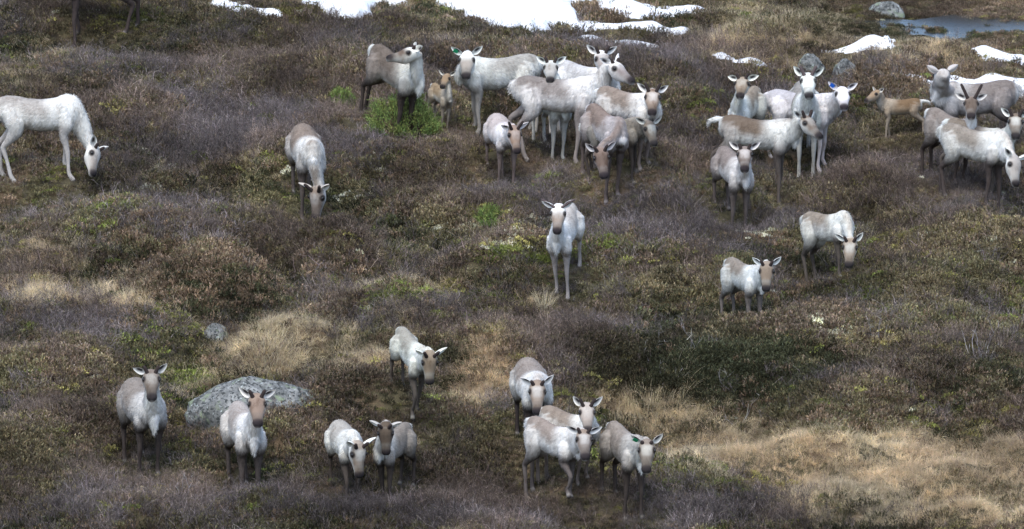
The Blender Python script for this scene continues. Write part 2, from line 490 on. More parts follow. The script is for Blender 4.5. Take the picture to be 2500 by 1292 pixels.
# ------------------------------------------------------------------ snow patches and water (outlines as they lie on the flat behind the crest)
SNOW = [
    ('long snowfield behind the hillside crest, widest of the snow patches', [(690, -30), (800, -25), (1000, 0), (1100, 2), (1250, -25), (1420, -25), (1480, 12), (1410, 12), (1390, 30), (1400, 50), (1380, 60), (1350, 76), (1290, 82), (1180, 60), (1130, 38), (1060, 22), (1000, 18), (930, 10), (900, 40), (880, 52), (830, 50), (800, 42), (770, 20), (730, 5)]),
    ('thin flat tongue of snow below the rusty mound', [(1380, 52), (1440, 44), (1500, 52), (1600, 46), (1680, 60), (1675, 74), (1580, 72), (1480, 60), (1400, 66)]),
    ('narrow strip of snow along the near bank, above the white deer pair', [(1400, 84), (1480, 88), (1560, 92), (1620, 100), (1600, 110), (1520, 106), (1440, 102), (1405, 96)]),
    ('small broken snow strip at the far left of the snow', [(500, -8), (590, 4), (620, 12), (690, 14), (690, 30), (650, 28), (580, 16), (520, 6)]),
    ('pointed snow tongue on the tan mound above the two grey rocks', [(2005, 112), (2080, 102), (2140, 92), (2170, 84), (2195, 94), (2180, 106), (2110, 112), (2040, 118)]),
    ('broad snow slope at the right edge, upper one', [(2355, 104), (2420, 112), (2520, 122), (2520, 156), (2450, 140), (2390, 124)]),
    ('snow band behind the grey deer that looks away', [(2170, 172), (2230, 174), (2330, 180), (2520, 184), (2520, 226), (2440, 214), (2330, 206), (2250, 192)]),
    ('crumbling snow line under the tan mound', [(1740, 122), (1800, 134), (1880, 144), (1876, 154), (1800, 146), (1750, 134)]),
    ('greyish melting snow sheet beside the rusty mound', [(1490, 8), (1560, 4), (1640, 6), (1730, 14), (1700, 24), (1620, 28), (1570, 36), (1540, 34), (1500, 20)]),
]
SNOW_W = []
for i_, (lab, poly) in enumerate(SNOW):
    SNOW_W.append((lab, np.array([hit_base(u, v + (8 if i_ == 0 else 14), terrain)[:2] for (u, v) in poly])))

def inside(poly, x, y):
    r = np.zeros(x.shape, bool); n = len(poly)
    for i in range(n):
        x0, y0 = poly[i]; x1, y1 = poly[(i + 1) % n]
        c = ((y0 > y) != (y1 > y)) & (x < (x1 - x0) * (y - y0) / (y1 - y0 + 1e-12) + x0)
        r ^= c
    return r

def edge_dist(poly, x, y):
    d = np.full(x.shape, 1e9); n = len(poly)
    for i in range(n):
        a = poly[i]; b = poly[(i + 1) % n]; ab = b - a
        t = np.clip(((x - a[0]) * ab[0] + (y - a[1]) * ab[1]) / (ab @ ab + 1e-12), 0, 1)
        d = np.minimum(d, np.hypot(x - a[0] - t * ab[0], y - a[1] - t * ab[1]))
    return d

M_SNOW, nt, b = new_mat('old_snow')
tc = nn(nt, 'ShaderNodeTexCoord')
nt.links.new(ramp(nt, noise_tex(nt, 2.5, 5, .6, tc.outputs['Object']), [(.3, (.80, .83, .88)), (.7, (.90, .91, .93))]), b.inputs['Base Color'])
b.inputs['Roughness'].default_value = .6
b.inputs['Subsurface Weight'].default_value = .2; b.inputs['Subsurface Radius'].default_value = (.05, .05, .06)
SNOW_MASKS = []
for lab, poly in SNOW_W:
    lo = poly.min(0) - .4; hi = poly.max(0) + .4
    st = max(.05, math.sqrt((hi - lo).prod() / 40000))
    xs = np.arange(lo[0], hi[0], st); ys = np.arange(lo[1], hi[1], st)
    X, Y = np.meshgrid(xs, ys)
    big = 'widest' in lab
    wob = (.34 if big else .13) * (fbm(X * 2.6, Y * 2.6, 77, 4) - .5)
    d = np.where(inside(poly, X, Y), 1, -1) * edge_dist(poly, X, Y) + wob
    tk = 1 if 'widest' in lab else .6 if 'pointed' in lab else .28
    th = tk * (.06 * sstep(0, .5, d) + .15 * sstep(0, .10, d)) + .03 * (fbm(X * 2, Y * 2, 88, 2) - .5) * sstep(.1, .5, d)
    Z = terrain(X, Y) + np.where(d > 0, th + .02, -.05)
    ok = d > -st * 1.2
    id_ = -np.ones(X.shape, int); id_[ok] = np.arange(ok.sum())
    q = np.stack([id_[:-1, :-1], id_[:-1, 1:], id_[1:, 1:], id_[1:, :-1]], -1).reshape(-1, 4)
    q = q[(q >= 0).all(1)]
    Vt = np.stack([X[ok], Y[ok], Z[ok]], 1)
    if len(q):
        o = mesh_obj('snow_patch', Vt, q, M_SNOW)
        tag(o, lab, 'snow patch', 'old snow patches behind the crest')
    SNOW_MASKS.append((poly, lo, hi, big))

def snow_amount(x, y):
    m = np.zeros(x.shape)
    for poly, lo, hi, big in SNOW_MASKS:
        k = (x > lo[0]) & (x < hi[0]) & (y > lo[1]) & (y < hi[1])
        if k.any():
            d = np.where(inside(poly, x[k], y[k]), 1, -1) * edge_dist(poly, x[k], y[k])
            m[k] = np.maximum(m[k], sstep(-.05, .40, d) if big else .9 * sstep(-.28, .06, d))
    return m

M_WATER, nt, b = new_mat('melt_water')
b.inputs['Base Color'].default_value = (.03, .034, .034, 1); b.inputs['Roughness'].default_value = .22; b.inputs['Specular IOR Level'].default_value = .35
tc = nn(nt, 'ShaderNodeTexCoord')
bp = nn(nt, 'ShaderNodeBump'); bp.inputs['Strength'].default_value = .15; bp.inputs['Distance'].default_value = .02
nt.links.new(noise_tex(nt, 9, 3, .5, tc.outputs['Object']), bp.inputs['Height']); nt.links.new(bp.outputs[0], b.inputs['Normal'])
WATER = [[(2020, 52), (2120, 44), (2230, 50), (2330, 36), (2560, 50), (2560, 104), (2420, 98), (2340, 106), (2250, 84), (2150, 92), (2050, 104)]]
WATER_W = []
def water_depth(pw, x, y):
    e = np.where(inside(pw, x, y), 1, -1) * edge_dist(pw, x, y)
    return np.minimum(e, base_z(x, y) + .0 - terrain(x, y))
for poly in WATER:
    pw = np.array([hit_base(u, v)[:2] for u, v in poly]); WATER_W.append(pw)
    lo = pw.min(0) - .3; hi = pw.max(0) + .3; st = max(.03, math.sqrt((hi - lo).prod() / 30000))
    X, Y = np.meshgrid(np.arange(lo[0], hi[0], st), np.arange(lo[1], hi[1], st))
    ok = water_depth(pw, X, Y) > -.03
    id_ = -np.ones(X.shape, int); id_[ok] = np.arange(ok.sum())
    q = np.stack([id_[:-1, :-1], id_[:-1, 1:], id_[1:, 1:], id_[1:, :-1]], -1).reshape(-1, 4); q = q[(q >= 0).all(1)]
    Z = base_z(X, Y) + .0
    if len(q): tag(mesh_obj('water', np.stack([X[ok], Y[ok], Z[ok]], 1), q, M_WATER), kind='structure')

# ------------------------------------------------------------------ heath cover
def trampled(P):
    # plants under and just in front of the animals' feet are trodden and grazed short
    f = np.ones(len(P))
    for hx, hy in HOOVES:
        d = np.hypot((P[:, 0] - hx) / .28, (P[:, 1] - hy + .22) / .50)
        f = np.minimum(f, .55 + .45 * sstep(.7, 1.3, d))
    return f

def cover():
    dens = 330
    x0, x1, y0, y1 = -8.0, 8.0, -14.5, 24.0
    n = int((x1 - x0) * (y1 - y0) * dens)
    x = RNG.uniform(x0, x1, n); y = RNG.uniform(y0, y1, n)
    z = terrain(x, y)
    u, v, dz = project(np.stack([x, y, z], 1))
    k = (u > -350) & (u < 2850) & (v < 1460) & (v > -120)
    x, y, z = x[k], y[k], z[k]
    sn = snow_amount(x, y)
    k = RNG.uniform(size=len(x)) > sn * 1.02
    for pw in WATER_W:
        k &= ~((water_depth(pw, x, y) > 0) & (RNG.uniform(size=len(x)) < .60))
    x, y, z = x[k], y[k], z[k]
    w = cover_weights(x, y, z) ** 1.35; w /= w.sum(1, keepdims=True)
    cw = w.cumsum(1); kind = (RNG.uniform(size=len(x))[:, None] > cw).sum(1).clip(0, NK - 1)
    P = np.stack([x, y, z], 1)
    na = fbm(x * 1.1, y * 1.1, 141, 3)[:, None]; nb = fbm(x * 2.7, y * 2.7, 151, 2)[:, None]
    nc = fbm(x * .75 + 40, y * .75, 161, 3)[:, None]
    jit = lambda s: np.exp(RNG.normal(0, s, (len(x), 1)))
    def lerp(a, b, t): return np.array(a) * (1 - t) + np.array(b) * t
    T = {
        0: lerp((0.199, 0.193, 0.187), (0.205, 0.181, 0.150), sstep(.4, .65, na)),
        1: lerp((0.187, 0.170, 0.083), (0.241, 0.199, 0.106), sstep(.4, .65, na)),
        2: lerp((0.253, 0.181, 0.117), (0.205, 0.152, 0.111), sstep(.4, .65, na)),
        3: lerp((0.857, 0.738, 0.524), (0.793, 0.655, 0.445), sstep(.4, .65, na)),
        4: lerp((0.181, 0.211, 0.061), (0.289, 0.257, 0.100), sstep(.4, .65, na)),
        5: lerp((0.072, 0.080, 0.040), (0.102, 0.091, 0.050), sstep(.4, .65, na)),
        6: lerp((0.793, 0.780, 0.652), (0.664, 0.645, 0.494), sstep(.4, .65, na)),
        7: lerp((.82, .71, .52), (.78, .63, .44), sstep(.4, .65, na)),
    }
    out = {}
    for kk, (nm, pr, mat, smin, smax) in {
        0: ('dwarf_birch', 'twig', M_PLANT, .32, 1.05), 1: ('heather', 'heather', M_PLANT, .7, 1.25), 2: ('rusty_heather', 'heather', M_PLANT, .7, 1.3),
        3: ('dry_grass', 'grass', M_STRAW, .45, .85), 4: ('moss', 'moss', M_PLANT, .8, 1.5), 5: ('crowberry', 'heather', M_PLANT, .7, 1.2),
        6: ('lichen', 'lichen', M_PLANT, .6, 1.2), 7: ('tan_grass', 'grass', M_STRAW, .4, .75)}.items():
        m = kind == kk
        if kk in (1, 2, 5): T[kk] = T[kk] * .78 + .22 * T[kk].mean(1, keepdims=True)
        if kk in (0, 1, 2, 5): T[kk] = T[kk] * (np.array([.98, .95, .93]) if kk == 0 else .96)
        t = (T[kk] * jit(.26))[m] * (.72 + .5 * nb[m]) * (.66 + .64 * sstep(.30, .68, nc))[m] ** (.45 if kk in (3, 7) else 1)
        uu, vv, _ = project(P[m])
        wet = sstep(1960, 2060, uu) * sstep(120, 95, vv)
        s = RNG.uniform(smin, smax, m.sum()) * (1 - .5 * wet) * trampled(P[m])
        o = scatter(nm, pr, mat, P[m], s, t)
        o['kind'] = 'stuff'

# ------------------------------------------------------------------ rocks
M_ROCK, nt, b = new_mat('lichened_granite')
tc = nn(nt, 'ShaderNodeTexCoord'); oc = tc.outputs['Object']
base = ramp(nt, noise_tex(nt, 5, 6, .65, oc), [(.32, (.07, .075, .07)), (.5, (.20, .205, .20)), (.68, (.36, .365, .35))])
v1 = nn(nt, 'ShaderNodeTexVoronoi'); v1.inputs['Scale'].default_value = 14; nt.links.new(oc, v1.inputs['Vector'])
spots = ramp(nt, noise_tex(nt, 26, 5, .65, oc), [(.50, (0, 0, 0)), (.57, (1, 1, 1))])
c = mix(nt, spots, base, (.055, .06, .06))
gl = ramp(nt, noise_tex(nt, 7.5, 4, .55, oc), [(.56, (0, 0, 0)), (.66, (1, 1, 1))])
c = mix(nt, gl, c, (.22, .26, .18))
wl = ramp(nt, noise_tex(nt, 23, 3, .5, oc), [(.62, (0, 0, 0)), (.70, (1, 1, 1))])
c = mix(nt, wl, c, (.42, .46, .45))
nt.links.new(c, b.inputs['Base Color'])
bp = nn(nt, 'ShaderNodeBump'); bp.inputs['Strength'].default_value = .5; bp.inputs['Distance'].default_value = .03
nt.links.new(noise_tex(nt, 20, 6, .7, oc), bp.inputs['Height']); nt.links.new(bp.outputs[0], b.inputs['Normal'])

def boulder(name, u, v, wpx, hgt, asp, label, seed, skew=0.0, sink=.35):
    p = hit(u, v); sc = np.linalg.norm(p - CAM) / FPX
    import bmesh
    bm = bmesh.new(); bmesh.ops.create_icosphere(bm, subdivisions=5, radius=1)
    rx = wpx * sc / 2; ry = rx * asp
    off = Vector((seed * 3.1, seed * 1.7, seed))
    for w in bm.verts:
        c = w.co.copy()
        d = 1 + .20 * mnoise.noise(c * 1.1 + off) + .12 * (.5 - abs(mnoise.noise(c * 2.2 + off))) + .05 * mnoise.noise(c * 5 + off) + .02 * mnoise.noise(c * 14 + off)
        c *= d
        z = c.z * (1 - .42 * max(-c.x, 0) * abs(skew) * 6)
        x = c.x + skew * max(z, 0)
        w.co = Vector((x * rx, c.y * ry, (z if z < 0 else z ** .9 if z > 0 else 0) * hgt))
    me = bpy.data.meshes.new(name); bm.to_mesh(me); bm.free()
    me.polygons.foreach_set('use_smooth', np.ones(len(me.polygons), bool))
    me.materials.append(M_ROCK)
    o = bpy.data.objects.new(name, me); col.objects.link(o)
    o.location = (p[0], p[1], p[2] - hgt * sink * .3)
    o.rotation_euler = (0, 0, 0)
    tag(o, label, 'rock')
    return o
boulder('boulder', 634, 997, 318, .47, .6, 'big rounded grey boulder speckled with lichen behind the two front deer at left', 2, -.15, 1.0)
boulder('rock', 527, 822, 66, .16, .8, 'small grey lichened rock left of the pale grass tuft', 5)
boulder('rock', 1978, 178, 70, .26, .8, 'pale round rock half sunk behind the white deer with raised ears', 8)
boulder('rock', 2062, 188, 66, .22, .8, 'darker low rock just beside the pale round rock', 11)
boulder('flat_rock', 2165, 40, 90, .20, .7, 'flat topped grey green rock at the edge of the far water', 14)

# ------------------------------------------------------------------ reindeer
M_COAT, nt, b = new_mat('reindeer_coat')
a = nn(nt, 'ShaderNodeAttribute', attribute_name='Col')
tc = nn(nt, 'ShaderNodeTexCoord')
mp = nn(nt, 'ShaderNodeMapping'); mp.inputs['Scale'].default_value = (1, 1, .45)
nt.links.new(tc.outputs['Object'], mp.inputs[0])
bl = ramp(nt, noise_tex(nt, 13, 5, .65, mp.outputs[0]), [(.30, (.62, .56, .52)), (.47, (.95, .94, .93)), (.8, (1.12, 1.12, 1.12))])
nt.links.new(mix(nt, 1.0, a.outputs[0], bl, 'MULTIPLY'), b.inputs['Base Color'])
b.inputs['Roughness'].default_value = .95; b.inputs['Specular IOR Level'].default_value = .05
M_FUR, nt, b = new_mat('reindeer_fur')
a = nn(nt, 'ShaderNodeAttribute', attribute_name='Col')
nt.links.new(a.outputs[0], b.inputs['Base Color'])
b.inputs['Roughness'].default_value = .95; b.inputs['Specular IOR Level'].default_value = .05
M_EYE, nt, b = new_mat('dark_eye')
b.inputs['Base Color'].default_value = (.012, .010, .010, 1); b.inputs['Roughness'].default_value = .15; b.inputs['Specular IOR Level'].default_value = .5
def flat_mat(name, c, rough=.7):
    m, nt, b = new_mat(name); b.inputs['Base Color'].default_value = (*c, 1); b.inputs['Roughness'].default_value = rough
    return m
M_VELVET = flat_mat('antler_velvet', (.045, .034, .032), .95)
M_VELVET_LIGHT = flat_mat('antler_velvet_grey', (.11, .085, .085), .95)
M_TAG_GREEN = flat_mat('green_plastic_tag', (.02, .26, .12), .4)
M_TAG_BLUE = flat_mat('blue_plastic_tag', (.02, .12, .55), .4)

def nrm(v):
    v = np.asarray(v, float); return v / (np.linalg.norm(v) + 1e-12)

class Shell:
    """closed tube shells that are fused into one skin; every vertex carries colour + hair length"""
    def __init__(self): self.v = []; self.f = []; self.c = []
    def loft(self, rings, n=20):
        """rings: (centre, side, up, half width, height up, height down, colfn(upness, sidedness) -> rgb+hair)"""
        b0 = len(self.v); m = len(rings)
        for (c, s, u, hw, hu, hd, cf) in rings:
            for k in range(n):
                a = 2 * math.pi * k / n; ca, sa = math.cos(a), math.sin(a)
                self.v.append(c + s * hw * ca + u * (hu if sa > 0 else hd) * sa)
                self.c.append(cf(sa, ca))
        for i in range(m - 1):
            for k in range(n):
                j = (k + 1) % n
                self.f.append((b0 + i * n + k, b0 + i * n + j, b0 + (i + 1) * n + j, b0 + (i + 1) * n + k))
        self.f.append(tuple(b0 + k for k in range(n))[::-1])
        self.f.append(tuple(b0 + (m - 1) * n + k for k in range(n)))
    def tube(self, pts, rad, cf, n=14, sub=4, squash=1.0, sidehint=None):
        pts = np.asarray(pts, float); rad = np.asarray(rad, float); k = len(pts)
        ts = np.linspace(0, k - 1, (k - 1) * sub + 1); P = []; Q = []
        for t in ts:
            i = min(int(t), k - 2); f = t - i
            p0 = pts[max(i - 1, 0)]; p1 = pts[i]; p2 = pts[i + 1]; p3 = pts[min(i + 2, k - 1)]
            cr = .5 * ((2 * p1) + (-p0 + p2) * f + (2 * p0 - 5 * p1 + 4 * p2 - p3) * f * f + (-p0 + 3 * p1 - 3 * p2 + p3) * f ** 3)
            li = p1 * (1 - f) + p2 * f
            P.append(cr * .55 + li * .45); Q.append(rad[i] * (1 - f) + rad[i + 1] * f)
        rings = []; h = np.array([0, 1., 0]) if sidehint is None else sidehint
        for i, p in enumerate(P):
            d = nrm(P[min(i + 1, len(P) - 1)] - P[max(i - 1, 0)])
            s = nrm(h - d * (h @ d)); u = np.cross(d, s)
            t = ts[i] / (k - 1)
            rings.append((p, s, u, Q[i] * squash, Q[i], Q[i], lambda sa, ca, t=t: cf(t, sa, ca)))
        first, last = rings[0], rings[-1]
        d0 = nrm(P[0] - P[1]); d1 = nrm(P[-1] - P[-2])
        cap0 = (first[0] + d0 * first[4] * .6, first[1], first[2], first[3] * .55, first[4] * .55, first[5] * .55, first[6])
        cap1 = (last[0] + d1 * last[4] * .6, last[1], last[2], last[3] * .55, last[4] * .55, last[5] * .55, last[6])
        self.loft([cap0] + rings + [cap1], n)

def mixc(a, b, t):
    t = float(np.clip(t, 0, 1)); return tuple(a[i] * (1 - t) + b[i] * t for i in range(len(a)))
def ss(a, b, x): return float(sstep(a, b, x))

# coat palettes: back saddle, flank, belly edge, shoulder / neck, mane under the throat, dorsal neck stripe, face, forehead, legs
W1 = (.735, .715, .665); W2 = (.615, .595, .55); W0 = (.845, .835, .79)
PAL = {
    'white':  dict(saddle=(.57, .53, .485), flank=W1, belly=W2, neck=W0, mane=W0, stripe=W1, face=(.46, .40, .35), brow=W1, leg=(.46, .42, .38), hind=W1),
    'pure':   dict(saddle=(.66, .655, .64), flank=W0, belly=W1, neck=W0, mane=W0, stripe=W0, face=W0, brow=W0, leg=(.55, .52, .48), hind=W0),
    'cream':  dict(saddle=(.45, .375, .31), flank=W1, belly=W2, neck=W0, mane=W0, stripe=(.58, .52, .46), face=(.36, .27, .20), brow=(.42, .33, .26), leg=(.28, .23, .20), hind=W2),
    'saddle': dict(saddle=(.40, .325, .265), flank=(.55, .515, .475), belly=W1, neck=W1, mane=W0, stripe=(.50, .45, .40), face=(.27, .205, .16), brow=(.36, .28, .225), leg=(.20, .165, .145), hind=(.47, .43, .39)),
    'grey':   dict(saddle=(.40, .35, .31), flank=(.47, .435, .41), belly=(.42, .39, .36), neck=(.60, .575, .55), mane=W0, stripe=(.47, .42, .385), face=(.235, .185, .15), brow=(.36, .30, .26), leg=(.13, .105, .095), hind=(.36, .325, .295)),
    'brown':  dict(saddle=(.30, .245, .21), flank=(.38, .33, .295), belly=(.50, .47, .44), neck=W1, mane=W0, stripe=(.42, .37, .33), face=(.235, .17, .135), brow=(.33, .26, .22), leg=(.12, .095, .085), hind=(.36, .31, .28)),
    'calf':   dict(saddle=(.37, .245, .145), flank=(.43, .32, .215), belly=(.55, .49, .40), neck=(.50, .42, .33), mane=(.60, .56, .50), stripe=(.40, .28, .18), face=(.42, .30, .20), brow=(.46, .33, .22), leg=(.42, .35, .28), hind=(.47, .38, .29)),
}
DARK = (.045, .038, .036)

XS = np.array([-.57, -.545, -.50, -.42, -.30, -.15, 0., .12, .24, .34, .42, .48, .525])
ZC = np.array([.83, .82, .805, .795, .775, .755, .745, .75, .765, .785, .80, .80, .795])
HU = np.array([.05, .10, .145, .180, .195, .190, .195, .205, .215, .19, .15, .11, .05])
HD = np.array([.05, .10, .140, .165, .170, .178, .184, .190, .192, .18, .150, .11, .05])
HW = np.array([.04, .085, .125, .160, .180, .198, .205, .200, .178, .155, .130, .095, .04])

def torso_pts():
    P = []
    for x, zc, hu, hd, hw in zip(XS, ZC, HU, HD, HW):
        for k in range(12):
            a = 2 * math.pi * k / 12
            P.append((x, hw * math.cos(a), zc + (hu if math.sin(a) > 0 else hd) * math.sin(a)))
    return np.array(P)
TORSO = torso_pts()

def frame_at(gx, gy, th, s):
    f = np.array([math.sin(R(th)), -math.cos(R(th)), 0.])
    zf = float(smooth_z(gx + f[0] * .4 * s, gy + f[1] * .4 * s)); zb = float(smooth_z(gx - f[0] * .4 * s, gy - f[1] * .4 * s))
    sl = np.clip((zf - zb) / (.8 * s), -.35, .35) * .85
    fw = nrm([f[0], f[1], sl]); left = np.cross([0, 0, 1.], f); up = np.cross(fw, left)
    Rm = np.stack([fw, left, up], 1)
    tz = np.mean([terrain(gx + f[0] * dx * s + left[0] * dy * s, gy + f[1] * dx * s + left[1] * dy * s) for dx in (-.42, .3) for dy in (-.1, .1)])
    return Rm, np.array([gx, gy, float(tz)]), f

def reindeer(name, xr, top, th, s, poll, muz, pal, label, antler=('nub', .05), tail=0.0, away=False, step=(0, 0, 0, 0), lift=None, tagc=None,
             tagside=1, hs=None, neckl=.47, ear_up=.48, headroll=0, cat='reindeer', dark_leg=None, white_brow=False, bib=1.0, over=None, seed=0, fat=1.0, ff=.06):
    rg = np.random.default_rng(900 + seed)
    pal = dict(PAL[pal]);
    if over: pal.update(over)
    for k_, c_ in pal.items():
        lum = sum(c_) / 3; pal[k_] = tuple(q * min(1, (lum / .64)) ** .40 for q in c_)
    pal['saddle'] = tuple(q * .80 for q in pal['saddle'])
    j = rg.normal(0, .02, 3)
    hs = hs or (s / .955) ** .6
    uc = (xr[0] + xr[1]) / 2
    g = hit(uc, top + 200 * s)
    gx, gy = g[0], g[1]
    for it in range(30):
        Rm, org, f = frame_at(gx, gy, th, s)
        Wp = org + (TORSO * np.array([1, fat, 1]) * s) @ Rm.T
        u, v, dz = project(Wp)
        du = uc - (u.min() + u.max()) / 2; dv = (top + 4) - v.min()
        c2 = math.cos(R(th)) ** 2
        fat = float(np.clip(fat * ((xr[1] - xr[0] - 9) / (u.max() - u.min())) ** (.6 * c2), .66, 1.12))
        gx += du / FPX * dz.mean() * .9
        gy += np.clip(-dv / FPX * dz.mean() / .30 * .6, -1, 1)
    Rm, org, f = frame_at(gx, gy, th, s)
    to_l = lambda p: (Rm.T @ (np.asarray(p) - org)) / s
    # poll of the head: on the sight line through its pixel, one neck length from the withers
    Bl = np.array([.36, 0, .86]); B = org + Rm @ Bl * s
    def on_ray(px, c, L, prefer):
        d = ray(*px); tc_ = (c - CAM) @ d; q = CAM + d * tc_; m = np.linalg.norm(q - c)
        if m >= L: return q
        h = math.sqrt(L * L - m * m); p1, p2 = q - d * h, q + d * h
        return p1 if (p1 - p2) @ prefer > 0 else p2
    pw = on_ray(poll, B, neckl * s, Rm[:, 0])
    HL = .345 * hs
    mw = on_ray(muz, pw, HL, ray(*poll) if away else -ray(*poll))
    hd_w = nrm(mw - pw)
    if away is None: pass
    hl = min(max(np.linalg.norm(mw - pw), HL * .92), HL * 1.12)
    fh = nrm(np.array([hd_w[0], hd_w[1], 0]) + f * ff)
    rt = np.cross(fh, [0, 0, 1.]); upw = np.cross(rt, hd_w); upw = nrm(upw); rt = nrm(np.cross(hd_w, upw))
    if headroll:
        c_, s_ = math.cos(R(headroll)), math.sin(R(headroll)); rt, upw = rt * c_ + upw * s_, upw * c_ - rt * s_
    pl = to_l(pw); hf = Rm.T @ hd_w; hu = Rm.T @ upw; hr = Rm.T @ rt
    k = hl / .345 / s           # head units in body units
    S = Shell()
    # torso ------------------------------------------------------
    rings = []
    xs = np.linspace(XS[0], XS[-1], 48)
    for x in xs:
        zc, hu_, hd_, hw = (np.interp(x, XS, A) for A in (ZC, HU, HD, HW))
        def cf(sa, ca, x=x):
            c = mixc(pal['flank'], pal['saddle'], ss(-.22, .42, sa + .16 * math.sin(x * 9 + seed) + .12 * math.sin(x * 31 + ca * 5 + seed)) * ss(.46, .16, x + .08 * math.sin(ca * 6 + seed)) )
            c = mixc(c, W0, .55 * ss(.1, -.2, sa) * ss(-.8, -.5, sa) * ss(-.35, -.1, x) * (0 if pal['flank'][0] < .45 else 1))
            c = mixc(c, pal['neck'], ss(.05, .32, x + .1 * sa))
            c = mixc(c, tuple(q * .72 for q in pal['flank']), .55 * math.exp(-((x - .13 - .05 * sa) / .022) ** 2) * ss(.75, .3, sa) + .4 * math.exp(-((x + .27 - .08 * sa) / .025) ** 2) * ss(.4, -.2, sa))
            c = mixc(c, pal['hind'], ss(-.30, -.46, x) * ss(.6, -.1, sa))
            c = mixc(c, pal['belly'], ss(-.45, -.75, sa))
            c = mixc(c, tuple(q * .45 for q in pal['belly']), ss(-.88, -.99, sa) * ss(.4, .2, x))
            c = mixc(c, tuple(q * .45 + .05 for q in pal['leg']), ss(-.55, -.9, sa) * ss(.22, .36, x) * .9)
            c = mixc(c, W0, ss(-.50, -.545, x))
            return c + (.026 + .016 * ss(.3, -.6, sa) + .012 * ss(.2, .5, x),)
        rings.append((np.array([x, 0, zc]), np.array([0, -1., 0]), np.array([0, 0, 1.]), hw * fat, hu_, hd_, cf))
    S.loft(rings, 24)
    # tail
    tcf = lambda t, sa, ca: mixc(W0, pal['saddle'], .25 * ss(0, .8, sa)) + (.045,)
    S.tube([[-.53, 0, .90], [-.575 - .05 * tail, 0, .875 + .01 * tail], [-.595 - .09 * tail, 0, .82 + .03 * tail], [-.59 - .11 * tail, 0, .775 + .02 * tail]], [.03, .034, .030, .014], tcf, 10)
    # neck -------------------------------------------------------
    pb = pl - hf * .03 * k - hu * .02 * k
    base = np.array([.28, 0, .83])
    nd = nrm(pb - Bl)
    mid1 = Bl * .62 + pb * .38 + np.array([.035, 0, -.02]); mid2 = Bl * .25 + pb * .75
    rr = np.linalg.norm(pb - Bl) / .45
    throat = .95 if pal['flank'][0] < .52 else rg.choice([.2, .5, .8])
    def ncf(t, sa, ca):
        c = mixc(pal['neck'], pal['stripe'], ss(.55, .95, sa) * .8)
        c = mixc(c, pal['mane'], ss(-.1, -.6, sa))
        c = mixc(c, tuple(q * .62 for q in W2), throat * ss(-.2, -.6, sa) * ss(.45, .7, t) * ss(1.0, .85, t))
        return c + (.036 - .014 * t + .022 * ss(-.2, -.8, sa) * (1 - t),)
    # rings of the neck are deeper than wide
    NP = [base, Bl, mid1, mid2, pb]; NR = [.165, .148, .108 + .01 * (1 - rr), .080 * (k * .4 + .6), .064 * k]
    ts = np.linspace(0, 4, 22); rings = []; prev = None
    def npos(t):
        i = min(int(t), 3); q = t - i
        p0 = NP[max(i - 1, 0)]; p1 = NP[i]; p2 = NP[i + 1]; p3 = NP[min(i + 2, 4)]
        return .5 * ((2 * p1) + (-p0 + p2) * q + (2 * p0 - 5 * p1 + 4 * p2 - p3) * q * q + (-p0 + 3 * p1 - 3 * p2 + p3) * q ** 3)
    for i, t in enumerate(ts):
        p = npos(t); d = nrm(npos(min(t + .05, 4)) - npos(max(t - .05, 0)))
        w = t / 4
        sd = nrm(np.array([0, -1., 0]) * (1 - w) + hr * w); sd = nrm(sd - d * (sd @ d)); up = np.cross(sd, d)
        r_ = np.interp(t, range(5), NR)
        rings.append((p, sd, up, r_ * .80 * (fat * .6 + .4), r_ * 1.0, r_ * (1.18 + .18 * math.sin(min(w * 3.6, 3.14))), lambda sa, ca, w=w: ncf(w, sa, ca)))
    S.loft(rings, 20)
    # hanging bib of long white hair between chest and throat
    if bib > 0:
        th_p = npos(2.2); tdir = nrm(npos(2.3) - npos(2.1))
        c0 = th_p + np.array([0, 0, -.075]); c1 = Bl + np.array([.135, 0, -.10]); c2 = Bl + np.array([.150, 0, -.25 * bib])
        c0 = c0 * .5 + (Bl + np.array([.12, 0, .0])) * .5
        S.tube([c0, c1, c1 * .4 + c2 * .6, c2], [.050, .060, .046, .012], lambda t, sa, ca: pal['mane'] + (.038,), 12, 5, .85)
    # head -------------------------------------------------------
    blaze = rg.choice([0, 0, .35, .6]); pale_nose = rg.uniform(.1, .6)
    HS = [(-.055, -.012, .050, .042, .055), (-.02, -.004, .074, .058, .080), (.03, .0, .092, .066, .094), (.07, .0, .100, .069, .114), (.11, -.004, .096, .065, .122),
          (.15, -.010, .081, .056, .114), (.19, -.015, .067, .048, .096), (.23, -.020, .059, .043, .077), (.265, -.024, .055, .040, .061), (.295, -.026, .058, .042, .052),
          (.32, -.030, .056, .041, .047), (.34, -.032, .046, .033, .040), (.354, -.034, .030, .02, .026)]
    rings = []
